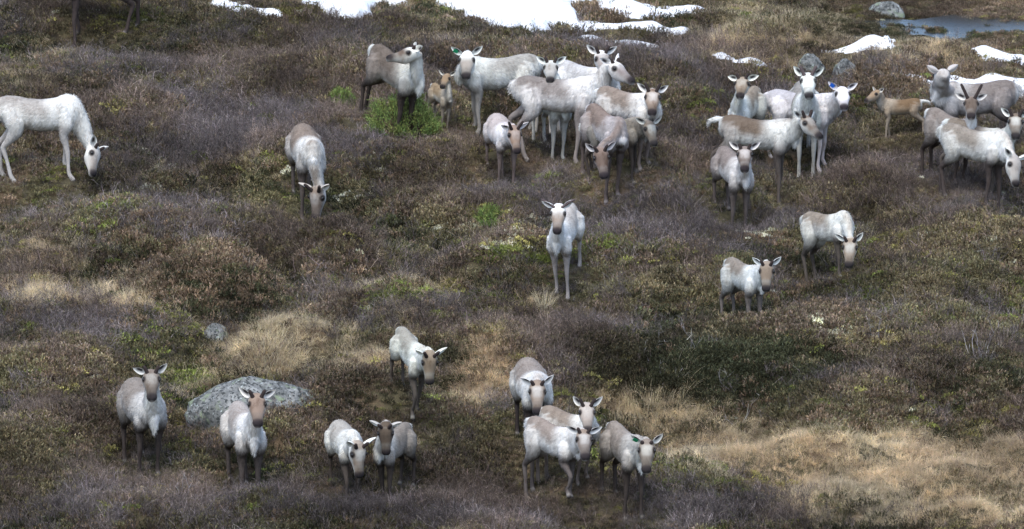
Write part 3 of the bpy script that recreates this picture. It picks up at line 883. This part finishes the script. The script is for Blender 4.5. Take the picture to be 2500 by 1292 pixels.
    for (d, o, hw, hu2, hd2) in HS:
        def cf(sa, ca, d=d):
            fc = mixc(pal['brow'], pal['face'], ss(.0, .09, d))
            if white_brow: fc = mixc(W0, fc, ss(.08, .13, d))
            side = mixc(pal['neck'], pal['face'], .35 * ss(.02, .2, d))
            c = mixc(side, fc, ss(-.05, .45, sa + .15 * ss(.1, .2, d)))
            c = mixc(c, W1, blaze * ss(.55, .95, sa) * ss(.03, .07, d) * ss(.22, .17, d))
            c = mixc(c, pal['face'], ss(.13, .20, d) * ss(-.6, .2, sa) * .6)
            c = mixc(c, W2, pale_nose * ss(.20, .245, d) * ss(.285, .26, d))
            c = mixc(c, mixc(pal['face'], (.45, .42, .40), .5), ss(.24, .28, d) * .6)
            c = mixc(c, tuple(q * .45 for q in pal['face']), .75 * ss(.19, .26, d) * ss(-.5, .4, sa))
            c = mixc(c, (.035, .030, .032), ss(.268, .305, d) * ss(-.6, -.15, sa))
            c = mixc(c, (.50, .48, .46), ss(.29, .31, d) * ss(-.55, -.85, sa))
            return c + (.012 * (1 - ss(.1, .25, d)),)
        rings.append((pl + (hf * d + hu * o) * k, hr, hu, hw * k, hu2 * k, hd2 * k, cf))
    S.loft(rings, 20)
    # legs -------------------------------------------------------
    dl = dark_leg if dark_leg is not None else pal['leg']
    def leg_cf(front, sgn):
        def cf(t, sa, ca):
            up_c = pal['flank'] if front else pal['hind']
            if front: up_c = mixc(up_c, pal['neck'], .5)
            c = mixc(up_c, dl, ss(.04 if front else .14, .20 if front else .38, t))
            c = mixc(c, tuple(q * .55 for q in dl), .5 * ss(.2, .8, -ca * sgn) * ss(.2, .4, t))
            c = mixc(c, mixc(dl, W2, .35), ss(.86, .92, t) * ss(.985, .93, t))
            c = mixc(c, DARK, ss(.965, .985, t))
            return c + (.02 * ss(.6, .2, t) + .006,)
        return cf
    li = 0
    for front in (True, False):
        for sgn in (1, -1):
            stp = step[li] ; li += 1
            if front:
                pts = np.array([[.30, .085 * sgn, .76], [.315, .105 * sgn, .64], [.275, .105 * sgn, .545], [.285, .10 * sgn, .42], [.295, .098 * sgn, .315], [.288, .097 * sgn, .20], [.282, .096 * sgn, .095], [.305, .098 * sgn, .045], [.33, .10 * sgn, .006]])
                rad = np.array([.092, .086, .056, .037, .031, .0215, .026, .030, .033])
            else:
                pts = np.array([[-.36, .09 * sgn, .79], [-.31, .115 * sgn, .66], [-.33, .118 * sgn, .56], [-.43, .108 * sgn, .46], [-.505, .10 * sgn, .385], [-.475, .10 * sgn, .24], [-.455, .10 * sgn, .095], [-.435, .10 * sgn, .045], [-.405, .102 * sgn, .006]])
                rad = np.array([.130, .124, .088, .049, .034, .0235, .027, .030, .033])
            zt = pts[0, 2]; wgt = np.clip(1 - pts[:, 2] / zt, 0, 1)
            pts[:, 0] += stp * wgt; pts[:, 1] *= fat * .6 + .4
            hoof_w = org + Rm @ pts[-1] * s
            HOOVES.append((hoof_w[0], hoof_w[1]))
            gz = float(terrain(hoof_w[0], hoof_w[1])) - .012
            dz = (gz - hoof_w[2]) / s
            pts[:, 2] += dz * wgt
            if lift is not None and lift[0] == li - 1:
                # folded front leg in mid-stride
                q = pts.copy(); kx = lift[1]
                q[4:] += np.array([kx * .55, 0, kx * .35]); q[3] += np.array([kx * .4, 0, kx * .15])
                q[6:, 0] -= kx * .35; q[5, 0] -= kx * .15; q[6:, 2] += .05
                pts = q
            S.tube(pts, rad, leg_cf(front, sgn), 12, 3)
    # fuse the shells into one skin --------------------------------
    me = bpy.data.meshes.new('skin'); me.from_pydata([tuple(p) for p in S.v], [], S.f)
    tmp = bpy.data.objects.new('skin', me); col.objects.link(tmp)
    rm = tmp.modifiers.new('r', 'REMESH'); rm.mode = 'VOXEL'; rm.voxel_size = .0135; rm.adaptivity = 0
    dg = bpy.context.evaluated_depsgraph_get()
    ev = tmp.evaluated_get(dg); m2 = ev.to_mesh()
    nv = len(m2.vertices); co = np.empty(nv * 3); m2.vertices.foreach_get('co', co); co = co.reshape(-1, 3)
    npoly = len(m2.polygons); fl = np.empty(len(m2.loops), np.int32); m2.loops.foreach_get('vertex_index', fl); faces = fl.reshape(npoly, 4).copy()
    ev.to_mesh_clear(); bpy.data.objects.remove(tmp); bpy.data.meshes.remove(me)
    E = np.concatenate([faces[:, [0, 1]], faces[:, [1, 2]], faces[:, [2, 3]], faces[:, [3, 0]]])
    E = np.concatenate([E, E[:, ::-1]])
    deg = np.bincount(E[:, 0], minlength=nv).astype(float)[:, None]
    def lap(A):
        out = np.stack([np.bincount(E[:, 0], weights=A[E[:, 1], i], minlength=nv) for i in range(A.shape[1])], 1)
        return out / np.maximum(deg, 1)
    sv_ = np.array(S.v); sc_ = np.array(S.c)
    kd = kdtree.KDTree(len(sv_))
    for i, p in enumerate(sv_): kd.insert(p, i)
    kd.balance()
    C = np.zeros((nv, 4))
    for i in range(nv):
        r3 = kd.find_n(co[i], 4); w = 0
        for (_, id_, d) in r3:
            q = 1 / (d * d + 1e-5); C[i] += sc_[id_] * q; w += q
        C[i] /= w
    for it in range(6):
        lam = .55 if it % 2 == 0 else -.50
        co = co + lam * (lap(co) - co)
    for it in range(3): C = .5 * C + .5 * lap(C)
    # eye patches
    for sg in (1, -1):
        ec = pl + (hf * .095 + hr * .090 * sg + hu * .020) * k
        C[:, :3] = C[:, :3] * (1 - .93 * sstep(.047 * k, .030 * k, np.linalg.norm(co - ec, axis=1)))[:, None] + np.array(DARK) * .93 * sstep(.047 * k, .030 * k, np.linalg.norm(co - ec, axis=1))[:, None]
        nc = pl + (hf * .343 + hr * .026 * sg - hu * .018) * k
        q = .8 * sstep(.018 * k, .008 * k, np.linalg.norm(co - nc, axis=1))[:, None]
        C[:, :3] = C[:, :3] * (1 - q) + .02 * q
    C[:, :3] *= (1 + j)
    # root empty at the ground, world orientation kept in the meshes
    root = empty(name, org); tag(root, label, cat, 'herd of reindeer' if cat == 'reindeer' else 'reindeer calves')
    Wv = (co * s) @ Rm.T
    body = mesh_obj('body', Wv, faces, M_COAT, root, C[:, :3])
    # coat of hair -------------------------------------------------
    v0, v1, v2, v3 = (co[faces[:, i]] for i in range(4))
    fn = np.cross(v2 - v0, v3 - v1); ar = np.linalg.norm(fn, axis=1); fn /= ar[:, None] + 1e-12
    cen = (v0 + v1 + v2 + v3) / 4; fc = C[faces].mean(1)
    wgt = ar * np.clip(fc[:, 3] / .03, 0.05, 1.6); wgt /= wgt.sum()
    nh = int(15000 * min(1, s + .1))
    pick = rg.choice(npoly, nh, p=wgt)
    a1 = rg.uniform(size=(nh, 1)); a2 = rg.uniform(size=(nh, 1))
    rootp = (v0[pick] * (1 - a1) + v1[pick] * a1) * (1 - a2) + (v3[pick] * (1 - a1) + v2[pick] * a1) * a2
    nr = fn[pick]; hl_ = fc[pick, 3:4] * rg.uniform(.55, 1.35, (nh, 1))
    flow = np.array([-.75, 0, -.60]) + rg.normal(0, .22, (nh, 3))
    flow[:, 0] *= np.where(rootp[:, 0] > .40, .15, 1)
    flow -= nr * (flow * nr).sum(1, keepdims=True)
    dirs = flow * .9 + nr * rg.uniform(.06, .30, (nh, 1)); dirs /= np.linalg.norm(dirs, axis=1, keepdims=True) + 1e-9
    sd = np.cross(dirs, nr); sd /= np.linalg.norm(sd, axis=1, keepdims=True) + 1e-9
    wd = (.0022 + .035 * hl_) 
    tips = rootp + dirs * hl_ + np.array([0, 0, -1.]) * hl_ * .15
    FV = np.stack([rootp - sd * wd, rootp + sd * wd, tips], 1).reshape(-1, 3)
    mot = np.array([mnoise.noise(Vector((p[0] * 9 + seed * 7, p[1] * 9, p[2] * 5))) + .95 * mnoise.noise(Vector((p[0] * 34 + seed, p[1] * 34, p[2] * 7))) for p in rootp])[:, None]
    mot = np.exp(.22 * mot) * np.array([1, 1, 1.]) - np.clip(-mot - .15, 0, 1) * np.array([.14, .175, .20])
    FC = np.repeat(np.clip(fc[pick, :3] * mot * np.exp(rg.normal(0, .13, (nh, 1))), 0, .88), 3, 0)
    FN = np.repeat(nr + rg.normal(0, .20, (nh, 3)), 3, 0); FN /= np.linalg.norm(FN, axis=1, keepdims=True)
    fur = mesh_obj('coat', (FV * s) @ Rm.T, np.arange(nh * 3).reshape(-1, 3), M_FUR, root, FC)
    fur.data.normals_split_custom_set_from_vertices((FN @ Rm.T).astype(np.float32).tolist())
    # ears ---------------------------------------------------------
    def to_w(L): return (np.asarray(L) * s) @ Rm.T
    for sg in (1, -1):
        dr = ear_up + rg.normal(0, .16)
        ax = nrm(hr * sg * .90 + hu * dr - hf * (.28 + .1 * rg.normal()))
        face_n = nrm(hf * .75 + hu * .25 + hr * sg * .25); face_n = nrm(face_n - ax * (face_n @ ax)); wx = np.cross(ax, face_n)
        b0 = pl + (hf * -.018 + hr * .066 * sg + hu * .030) * k
        L = .147 * k * rg.uniform(.92, 1.08); NT, NS = 12, 9; ev_, ec_ = [], []
        for side in (0, 1):
            for i in range(NT):
                t = i / (NT - 1); w = .040 * k * (math.sin(math.pi * min(.05 + .95 * t, .999) ** .85) ** .75 + .25 * (1 - t))
                for m_ in range(NS):
                    q = -1 + 2 * m_ / (NS - 1)
                    cup = (q * q) * .9 * w * (1 - .45 * t)
                    p = b0 + ax * (L * t) + wx * (w * q * .88) + face_n * (cup - .012 * k * math.sin(t * 3.1) - (.008 * k if side else 0) * (1 - abs(q)))
                    ev_.append(p)
                    if side: ec_.append(mixc(pal['neck'], pal['stripe'], .35 + .2 * t))
                    else: ec_.append(mixc((.060, .052, .055), mixc(W0, pal['neck'], .4), max(ss(.22, .70, abs(q)), ss(.55, .85, t), .8 * ss(.30, .08, t))))
        ef = []
        for side in (0, 1):
            o_ = side * NT * NS
            for i in range(NT - 1):
                for m_ in range(NS - 1):
                    qd = (o_ + i * NS + m_, o_ + i * NS + m_ + 1, o_ + (i + 1) * NS + m_ + 1, o_ + (i + 1) * NS + m_)
                    ef.append(qd if side == 0 else qd[::-1])
        o_ = NT * NS
        rim = [i * NS for i in range(NT)] + [(NT - 1) * NS + m_ for m_ in range(1, NS)] + [i * NS + NS - 1 for i in range(NT - 2, -1, -1)]
        for a_, b_ in zip(rim[:-1], rim[1:]): ef.append((a_, a_ + o_, b_ + o_, b_))
        mesh_obj('ear', to_w(ev_), ef, M_FUR, root, np.array(ec_) * (1 + j))
        if tagc and sg == tagside:
            q0 = b0 + ax * L * .50 + face_n * .028 * k; hw_, hh_ = .024 * k, .030 * k
            tv = []
            for dz_ in (0, .004):
                for cx, cy in ((-1, -1), (1, -1), (1, .6), (.5, 1), (-.5, 1), (-1, .6)):
                    tv.append(q0 + wx * hw_ * cx - ax * hh_ * cy + face_n * dz_)
            tf = [(5, 4, 3, 2, 1, 0), (6, 7, 8, 9, 10, 11)] + [(i, (i + 1) % 6, 6 + (i + 1) % 6, 6 + i) for i in range(6)]
            mesh_obj('ear_tag', to_w(tv), tf, M_TAG_BLUE if tagc == 'blue' else M_TAG_GREEN, root, smooth=False)
        # eye
        ev2, ef2 = [], []
        ec = pl + (hf * .095 + hr * .0885 * sg + hu * .022) * k
        nlat, nlon = 7, 10
        for i in range(nlat + 1):
            for m_ in range(nlon):
                a_, b_ = math.pi * i / nlat, 2 * math.pi * m_ / nlon
                ev2.append(ec + (hf * math.sin(a_) * math.cos(b_) * 1.25 + hu * math.sin(a_) * math.sin(b_) + hr * math.cos(a_) * .8) * .019 * k)
        for i in range(nlat):
            for m_ in range(nlon):
                ef2.append((i * nlon + m_, i * nlon + (m_ + 1) % nlon, (i + 1) * nlon + (m_ + 1) % nlon, (i + 1) * nlon + m_))
        mesh_obj('eye', to_w(ev2), ef2, M_EYE, root)
        # antler in velvet
        if antler:
            kind, al = antler[0], antler[1] * (1.7 if antler[0] == 'nub' else 1.35)
            if kind == 'one' and sg < 0: continue
            d0 = nrm(hu * .42 + hr * sg * .85 - hf * .50) if kind == 'long' else nrm(hu * .80 + hr * sg * .42 - hf * .45)
            bend = hf * (.25 if kind == 'long' else -.1) + hr * sg * .1
            P_ = [pl + (hf * .025 + hr * .042 * sg + hu * .045) * k]
            dd = d0
            for i in range(5):
                P_.append(P_[-1] + dd * al / 5 * k); dd = nrm(dd + bend * .18)
            r0 = .021 * k if kind != 'long' else .0155 * k
            sh = Shell(); sh.tube(P_, [r0 * 1.15, r0, r0 * .95, r0 * .95, r0 * .95, r0 * .75], lambda t, sa, ca: (0, 0, 0), 10, 2, 1.0, hf)
            mesh_obj('antler', to_w(sh.v), sh.f, M_VELVET_LIGHT if kind in ('long', 'grey') else M_VELVET, root)
    hv = [project(org + Rm @ np.array([x, y, 0]) * s) for x, y in ((.3, 0), (-.42, 0))]
    print('%s th=%d front hooves v=%.0f hind v=%.0f  dist %.1f' % (label[:40], th, hv[0][1][0], hv[1][1][0], np.linalg.norm(org - CAM)))
    return root

HOOVES = []
herd = [
    # xr, top, heading, scale, poll px, muzzle px, palette, label, options
    ((148, 328), -102, -78, 0.955, (120, -190), (70, -150), 'grey', 'grey brown reindeer cut off by the top edge with only its legs in the photo', dict(antler=None, step=(.05, -.05, .1, -.1))),
    ((0, 190), 229, 84, 0.955, (229, 362), (232, 428), 'white', 'white reindeer grazing alone in profile at the far left', dict(antler=('short', .05), ff=1.5, step=(0, .1, -.05, .12), over=dict(leg=(.52, .49, .46)), bib=.3)),
    ((703, 797), 297, 10, 0.926, (776, 462), (767, 537), 'saddle', 'brown backed reindeer grazing head on, with a brown stripe down its white neck', dict(antler=('short', .09), over=dict(stripe=(.40, .32, .25)), bib=.2)),
    ((903, 1033), 103, 38, 0.926, (1012, 128), (944, 137), 'brown', 'dark brown reindeer with white chest turning its head left behind the juniper bush', dict(antler=('nub', .03), white_brow=True, step=(.05, 0, -.18, -.05), neckl=.40)),
    ((1128, 1306), 126, -72, 0.955, (1141, 136), (1137, 187), 'white', 'cream white cow with a green ear tag facing the camera, body side on', dict(antler=None, white_brow=True, tagc='green', tagside=1, bib=.8)),
    ((1300, 1395), 192, 22, 0.812, (1345, 158), (1343, 196), 'pure', 'white deer of which only the face shows above the long grey white back', dict(antler=('nub', .045), over=dict(face=(.5, .46, .43)))),
    ((1366, 1492), 140, 50, 0.926, (1467, 134), (1482, 182), 'pure', 'white deer at the back with its face half hidden behind a raised neck', dict(antler=('short', .07), over=dict(face=(.40, .35, .32)))),
    ((1261, 1465), 180, 77, 0.993, (1495, 160), (1548, 196), 'white', 'large greyish white cow standing in profile with its head raised to the right', dict(antler=('nub', .03), white_brow=True, over=dict(saddle=(.42, .38, .345), flank=(.56, .53, .505), face=(.34, .29, .27), leg=(.38, .34, .31)), step=(.03, -.08, -.22, .05), neckl=.44)),
    ((1478, 1590), 205, 48, 0.888, (1593, 228), (1592, 276), 'cream', 'tan faced deer looking at the camera from right behind the tall profile cow', dict(antler=('short', .085), bib=.7)),
    ((1448, 1552), 284, 72, 0.707, (1584, 304), (1600, 352), 'grey', 'small grey brown deer lowering its head behind the deer grazing with a curved back', dict(antler=None, over=dict(neck=(.36, .32, .28), mane=(.42, .39, .36)))),
    ((1424, 1535), 248, 24, 0.907, (1466, 370), (1476, 432), 'saddle', 'beige reindeer grazing toward the camera with a dark line along its spine', dict(antler=('short', .06), over=dict(stripe=(.33, .26, .21), neck=(.56, .53, .5)), bib=.2, headroll=-10)),
    ((1182, 1272), 272, 15, 0.745, (1253, 316), (1265, 372), 'cream', 'white young deer with ginger face and two black antler spikes walking at the camera', dict(antler=('short', .10), over=dict(face=(.40, .28, .19), saddle=(.62, .57, .52)), step=(.05, -.1, .1, -.1), bib=.5)),
    ((1783, 1860), 205, -20, 0.812, (1813, 198), (1806, 234), 'cream', 'deer with tan face and white chest standing above the brown backed profile deer', dict(antler=('nub', .045), bib=1.0)),
    ((1925, 2006), 192, 3, 0.936, (1972, 189), (1976, 234), 'pure', 'pure white deer with upright ears and grey antlers facing straight at the camera', dict(antler=('grey', .09), over=dict(saddle=(.45, .41, .38)), ear_up=.6, bib=1.0)),
    ((1877, 2045), 213, 66, 0.859, (2056, 222), (2062, 262), 'pure', 'white deer with a blue ear tag looking out from behind the pure white deer', dict(antler=None, tagc='blue', tagside=1, bib=.5)),
    ((1752, 1952), 275, 70, 0.869, (1964, 292), (2006, 332), 'saddle', 'brown backed deer with white tail and white belly standing side on facing right', dict(antler=('short', .07), step=(0, .08, -.1, -.2), tail=1.2, over=dict(saddle=(.33, .25, .19)), bib=.9, neckl=.38)),
    ((1742, 1840), 352, 18, 0.84, (1818, 368), (1818, 414), 'grey', 'young deer facing the camera just below the brown backed side on deer', dict(antler=('nub', .04), over=dict(neck=W1, flank=W2, leg=(.20, .17, .15)), step=(.03, -.03, .03, -.05), ear_up=.5)),
    ((2148, 2248), 235, -80, 0.477, (2143, 226), (2110, 244), 'calf', 'brown calf with dark nose and short white tail standing in profile facing left', dict(antler=None, bib=.1, hs=.60, cat='calf', tail=1.6, step=(.1, -.05, -.15, -.25), ear_up=.6, neckl=.40)),
    ((2290, 2472), 190, -76, 0.955, (2303, 180), (2284, 206), 'grey', 'big grey deer with pale rump standing in front of the snow, looking away', dict(antler=None, away=True, over=dict(neck=W2, face=(.34, .29, .26), brow=W2), bib=.5, ear_up=.5)),
    ((2276, 2368), 258, 36, 0.812, (2371, 246), (2371, 284), 'grey', 'grey deer with the longest upright dark antlers, behind the grazing pair', dict(antler=('tall', .15), over=dict(flank=(.50, .47, .44)), bib=.6)),
    ((2315, 2465), 283, 60, 0.812, (2479, 288), (2480, 334), 'saddle', 'pale shouldered deer at the right edge facing the camera above the grazing one', dict(antler=('short', .08), over=dict(flank=W2), bib=.6)),
    ((2315, 2450), 296, 54, 0.888, (2474, 388), (2484, 452), 'cream', 'cream reindeer grazing at the far right with dark legs and its nose in the heather', dict(antler=None, ff=1.2, over=dict(leg=(.15, .12, .11), saddle=(.46, .40, .34), flank=(.58, .55, .52), face=(.50, .45, .41), brow=(.55, .5, .46)), step=(.1, -.02, -.1, .08), bib=.2)),
    ((1337, 1418), 491, -13, .82, (1364, 508), (1359, 567), 'pure', 'white reindeer with long backswept antlers standing alone in the middle', dict(antler=('long', .14), white_brow=True, over=dict(face=(.42, .33, .26), leg=(.42, .38, .35), saddle=(.64, .60, .55)), bib=1.0, step=(.06, -.03, -.02, .05))),
    ((1764, 1872), 623, 28, .76, (1872, 648), (1870, 708), 'cream', 'cream deer with tan face and stubby antlers right of centre, four thin legs showing', dict(antler=('short', .055), bib=1.0, step=(.05, -.05, .02, -.06))),
    ((1972, 2068), 512, 38, 0.783, (2076, 590), (2072, 650), 'cream', 'cream deer with lowered brown face walking down the slope, highest on the right flank', dict(antler=('nub', .045), over=dict(flank=(.56, .53, .51), leg=(.18, .15, .13)), bib=.6)),
    ((962, 1050), 793, 22, 0.764, (1048, 866), (1050, 938), 'cream', 'deer walking at centre with bowed head, dark antlers and one foreleg bent', dict(antler=('short', .08), step=(-.14, .06, 0, -.05), lift=(1, .2), over=dict(saddle=(.50, .46, .42), leg=(.17, .14, .125)), bib=.3)),
    ((286, 412), 917, 17, 0.917, (369, 914), (371, 972), 'grey', 'stocky grey deer at front left with dark legs and a pointed white bib', dict(antler=('nub', .05), bib=1.2, step=(.02, -.02, 0, .05), fat=1.12)),
    ((549, 645), 974, 13, 0.955, (627, 973), (630, 1036), 'cream', 'tall pale deer standing right in front of the big boulder', dict(antler=('nub', .05), over=dict(saddle=(.56, .52, .48), face=(.38, .29, .23), leg=(.16, .135, .12)), bib=1.1, step=(.02, -.02, .03, -.03))),
    ((797, 890), 1020, 15, 0.764, (872, 1088), (881, 1165), 'white', 'white deer with hanging head and wide ears, left one of the front pair', dict(antler=('short', .06), white_brow=False, over=dict(face=(.34, .26, .20), brow=(.45, .37, .31), leg=(.14, .115, .10)), bib=.3, lift=(1, .14), step=(0, .15, 0, 0))),
    ((912, 1010), 1026, -24, 0.745, (942, 1040), (942, 1110), 'grey', 'dark brown faced deer at the right of the front pair, its body turned right', dict(antler=('short', .06), over=dict(face=(.20, .15, .115), brow=(.21, .16, .125), flank=(.44, .39, .35)), bib=.9, step=(.1, -.05, 0, .1))),
    ((1250, 1352), 868, 10, 0.879, (1312, 940), (1312, 1008), 'cream', 'deer with big dark eyes and lowered face at the rear of the front right group', dict(antler=('nub', .035), over=dict(saddle=(.45, .39, .34), leg=(.13, .105, .095)), bib=.4)),
    ((1345, 1435), 985, 45, 0.783, (1432, 994), (1436, 1052), 'cream', 'deer partly hidden in the middle of the front right group, dark antlers showing', dict(antler=('short', .08), over=dict(face=(.47, .40, .35), brow=(.55, .49, .44)), bib=.4)),
    ((1290, 1415), 1011, 38, 0.821, (1424, 1060), (1430, 1118), 'cream', 'deer stepping forward with a raised knee in the front right group', dict(antler=('nub', .04), over=dict(saddle=(.47, .395, .335), face=(.26, .205, .17), leg=(.22, .19, .175)), lift=(1, .22), step=(0, .10, -.05, .05), bib=.9)),
    ((1477, 1577), 1023, 21, 0.859, (1579, 1084), (1578, 1150), 'grey', 'grey deer with a green ear tag, rightmost of the front row', dict(antler=('nub', .02), tagc='green', tagside=1, over=dict(flank=(.50, .455, .42), saddle=(.44, .385, .345)), bib=1.1, step=(.12, -.05, -.05, -.1))),
    ((1046, 1108), 198, 26, 0.477, (1092, 186), (1078, 212), 'calf', 'sandy calf with white chest standing beside the bright juniper bush', dict(antler=None, bib=.3, hs=.58, cat='calf', ear_up=.6, over=dict(saddle=(.50, .37, .24), flank=(.54, .43, .31), neck=(.56, .49, .41)))),
]
for i, (xr, top, th, s, poll, muz, pal, label, opt) in enumerate(herd):
    reindeer('reindeer_calf' if opt.get('cat') == 'calf' else 'reindeer', xr, top, th, s, poll, muz, pal, label, seed=i, **opt)

# ------------------------------------------------------------------ single plants
def juniper(u, v, wpx, h, n, seed, label):
    p = hit(u, v); sc = np.linalg.norm(p - CAM) / FPX; rg = np.random.default_rng(seed)
    root = empty('juniper_bush', p); tag(root, label, 'bush')
    st = Ribbons(); fo = Ribbons(); rx = wpx * sc / 2
    for _ in range(n):
        a = rg.uniform(0, 6.283); q = math.sqrt(rg.uniform()); bx, by = math.cos(a) * q * rx, math.sin(a) * q * rx * .8
        lump = .35 + .95 * vnoise(bx * 5 + seed, by * 5, 5)
        if lump < .72 and rg.uniform() < .8: continue
        hh = h * (1 - .55 * q * q) * lump * rg.uniform(.7, 1.15)
        b0 = np.array([bx * .45, by * .45, 0.]); b0[2] = float(terrain(p[0] + b0[0], p[1] + b0[1])) - p[2] - .03
        tip = np.array([bx, by, 0.]); tip[2] = float(terrain(p[0] + bx, p[1] + by)) - p[2] + hh
        mid = (b0 + tip) / 2 + np.array([0, 0, -.03])
        st.strip([b0, mid, tip], [.009, .006, .003], perp((tip - b0) / (np.linalg.norm(tip - b0) + 1e-6), rg), (.06, .045, .035))
        br = rg.uniform(.6, 1.35); yl = rg.uniform(.85, 1.25)
        for k in range(30):
            t = rg.uniform(.3, 1.0); pp = mid * (1 - t) + tip * t + rg.normal(size=3) * .02
            d = (tip - mid) / (np.linalg.norm(tip - mid) + 1e-6) + uvec(rg) * .9; d /= np.linalg.norm(d)
            b = br * rg.uniform(.6, 1.3)
            fo.leaf(pp, d, perp(d, rg), rg.uniform(.025, .05), .010, (.21 * b * yl, .28 * b, .085 * b))
    fo.build('foliage', M_SOLO, True, root); st.build('stems', M_SOLO, True, root)
juniper(985, 334, 200, .52, 430, 3, 'large bright green juniper bush in front of the brown deer turned left')
juniper(838, 262, 62, .17, 110, 4, 'small bright green juniper left of the large green bush')
juniper(1195, 545, 80, .16, 120, 6, 'low green juniper sprig left of the deer with long antlers')

def tussock(u, v, wpx, l, n, colr, label, seed, bend=.8, lean=(0, 0)):
    p = hit(u, v); sc = np.linalg.norm(p - CAM) / FPX
    r = proto_grass(seed, n, l, bend, .005, wpx * sc / 2, lean)
    for i in range(len(r.v)):
        q = r.v[i]
        r.c[i] = [r.c[i][k] * colr[k] for k in range(3)]
    # stand each blade on the ground under its root
    for i in range(0, len(r.v), 12):
        bx, by = r.v[i][0], r.v[i][1]
        dz = float(terrain(p[0] + bx, p[1] + by)) - p[2]
        for k in range(12): r.v[i + k] = r.v[i + k] + np.array([0, 0, dz])
    o = r.build('grass_tussock', M_TUFT, True)
    o.location = p.tolist()
    tag(o, label, 'grass tuft', 'pale grass tussocks')
STR = (.88, .77, .54)
tussock(655, 850, 190, .27, 800, STR, 'wide pale straw tussock upslope of the big boulder', 61, 1.1)
tussock(1328, 755, 40, .30, 120, (.90, .80, .58), 'small spiky pale tuft below the deer with long antlers', 62, .4)
tussock(1600, 1000, 190, .25, 800, STR, 'big pale tussock leaning right behind the deer with a green ear tag', 63, .7, (.5, 0))
tussock(1195, 920, 180, .26, 800, (.62, .45, .31), 'rust brown shaggy tussock right of the deer walking at centre', 64, 1.1)
tussock(1010, 735, 150, .16, 400, (.66, .58, .36), 'yellowish grassy hummock above the deer walking at centre', 65, 1.2)
tussock(450, 950, 120, .24, 300, STR, 'straw tuft just left of the big boulder', 66)

def bare_shrub(u, v, h, stems, colr, label, seed, spread=.9, w=.008, name='bare_shrub'):
    p = hit(u, v)
    r = proto_twigs(seed, stems, h, spread, w, colr, 3)
    o = r.build(name, M_SOLO, True); o.location = p.tolist()
    tag(o, label, 'shrub', 'leafless shrubs with pale branches')
GR = (.34, .32, .31); RD = (.17, .12, .11)
bare_shrub(1590, 905, .42, 3, GR, 'forked grey bare shrub on the dark green mound, left one', 71)
bare_shrub(1680, 890, .45, 3, GR, 'taller grey bare shrub with a curved stem on the dark green mound', 72)
bare_shrub(1775, 960, .42, 2, GR, 'thin upright grey stem at the foot of the dark green mound', 73, .4)
bare_shrub(1635, 945, .34, 3, GR, 'low grey bare twig just above the leaning pale tussock', 74)
bare_shrub(1800, 1040, .30, 6, GR, 'pale bare shrub in the tan grass below the dark mound', 75)
bare_shrub(1260, 1285, .50, 5, RD, 'reddish bare shrub with crooked branches at the bottom edge', 76, 1.1, .010)
bare_shrub(1190, 1215, .40, 4, RD, 'reddish bare shrub just up from the bottom edge, right of the brown faced pair', 77, 1.0, .009)
bare_shrub(2240, 640, .32, 6, (.28, .22, .22), 'fan shaped bare shrub on the right slope below the grazing group', 78, .9)
bare_shrub(2150, 830, .32, 6, GR, 'bare grey shrub right of the lichen covered hummock', 79)
bare_shrub(2390, 880, .34, 6, GR, 'pale bare shrub near the right edge of the slope', 80)
bare_shrub(1100, 860, .38, 4, RD, 'dark bare shrub between the rust tussock and the deer walking at centre', 81)
bare_shrub(570, 580, .30, 7, (.26, .23, .23), 'twiggy grey shrub left below the deer grazing head on', 82)
bare_shrub(440, 1225, .34, 8, GR, 'grey twiggy shrub between the two deer at front left', 83)
bare_shrub(1440, 790, .30, 7, (.26, .23, .23), 'grey twiggy shrub right of the spiky pale tuft', 84)

cover()
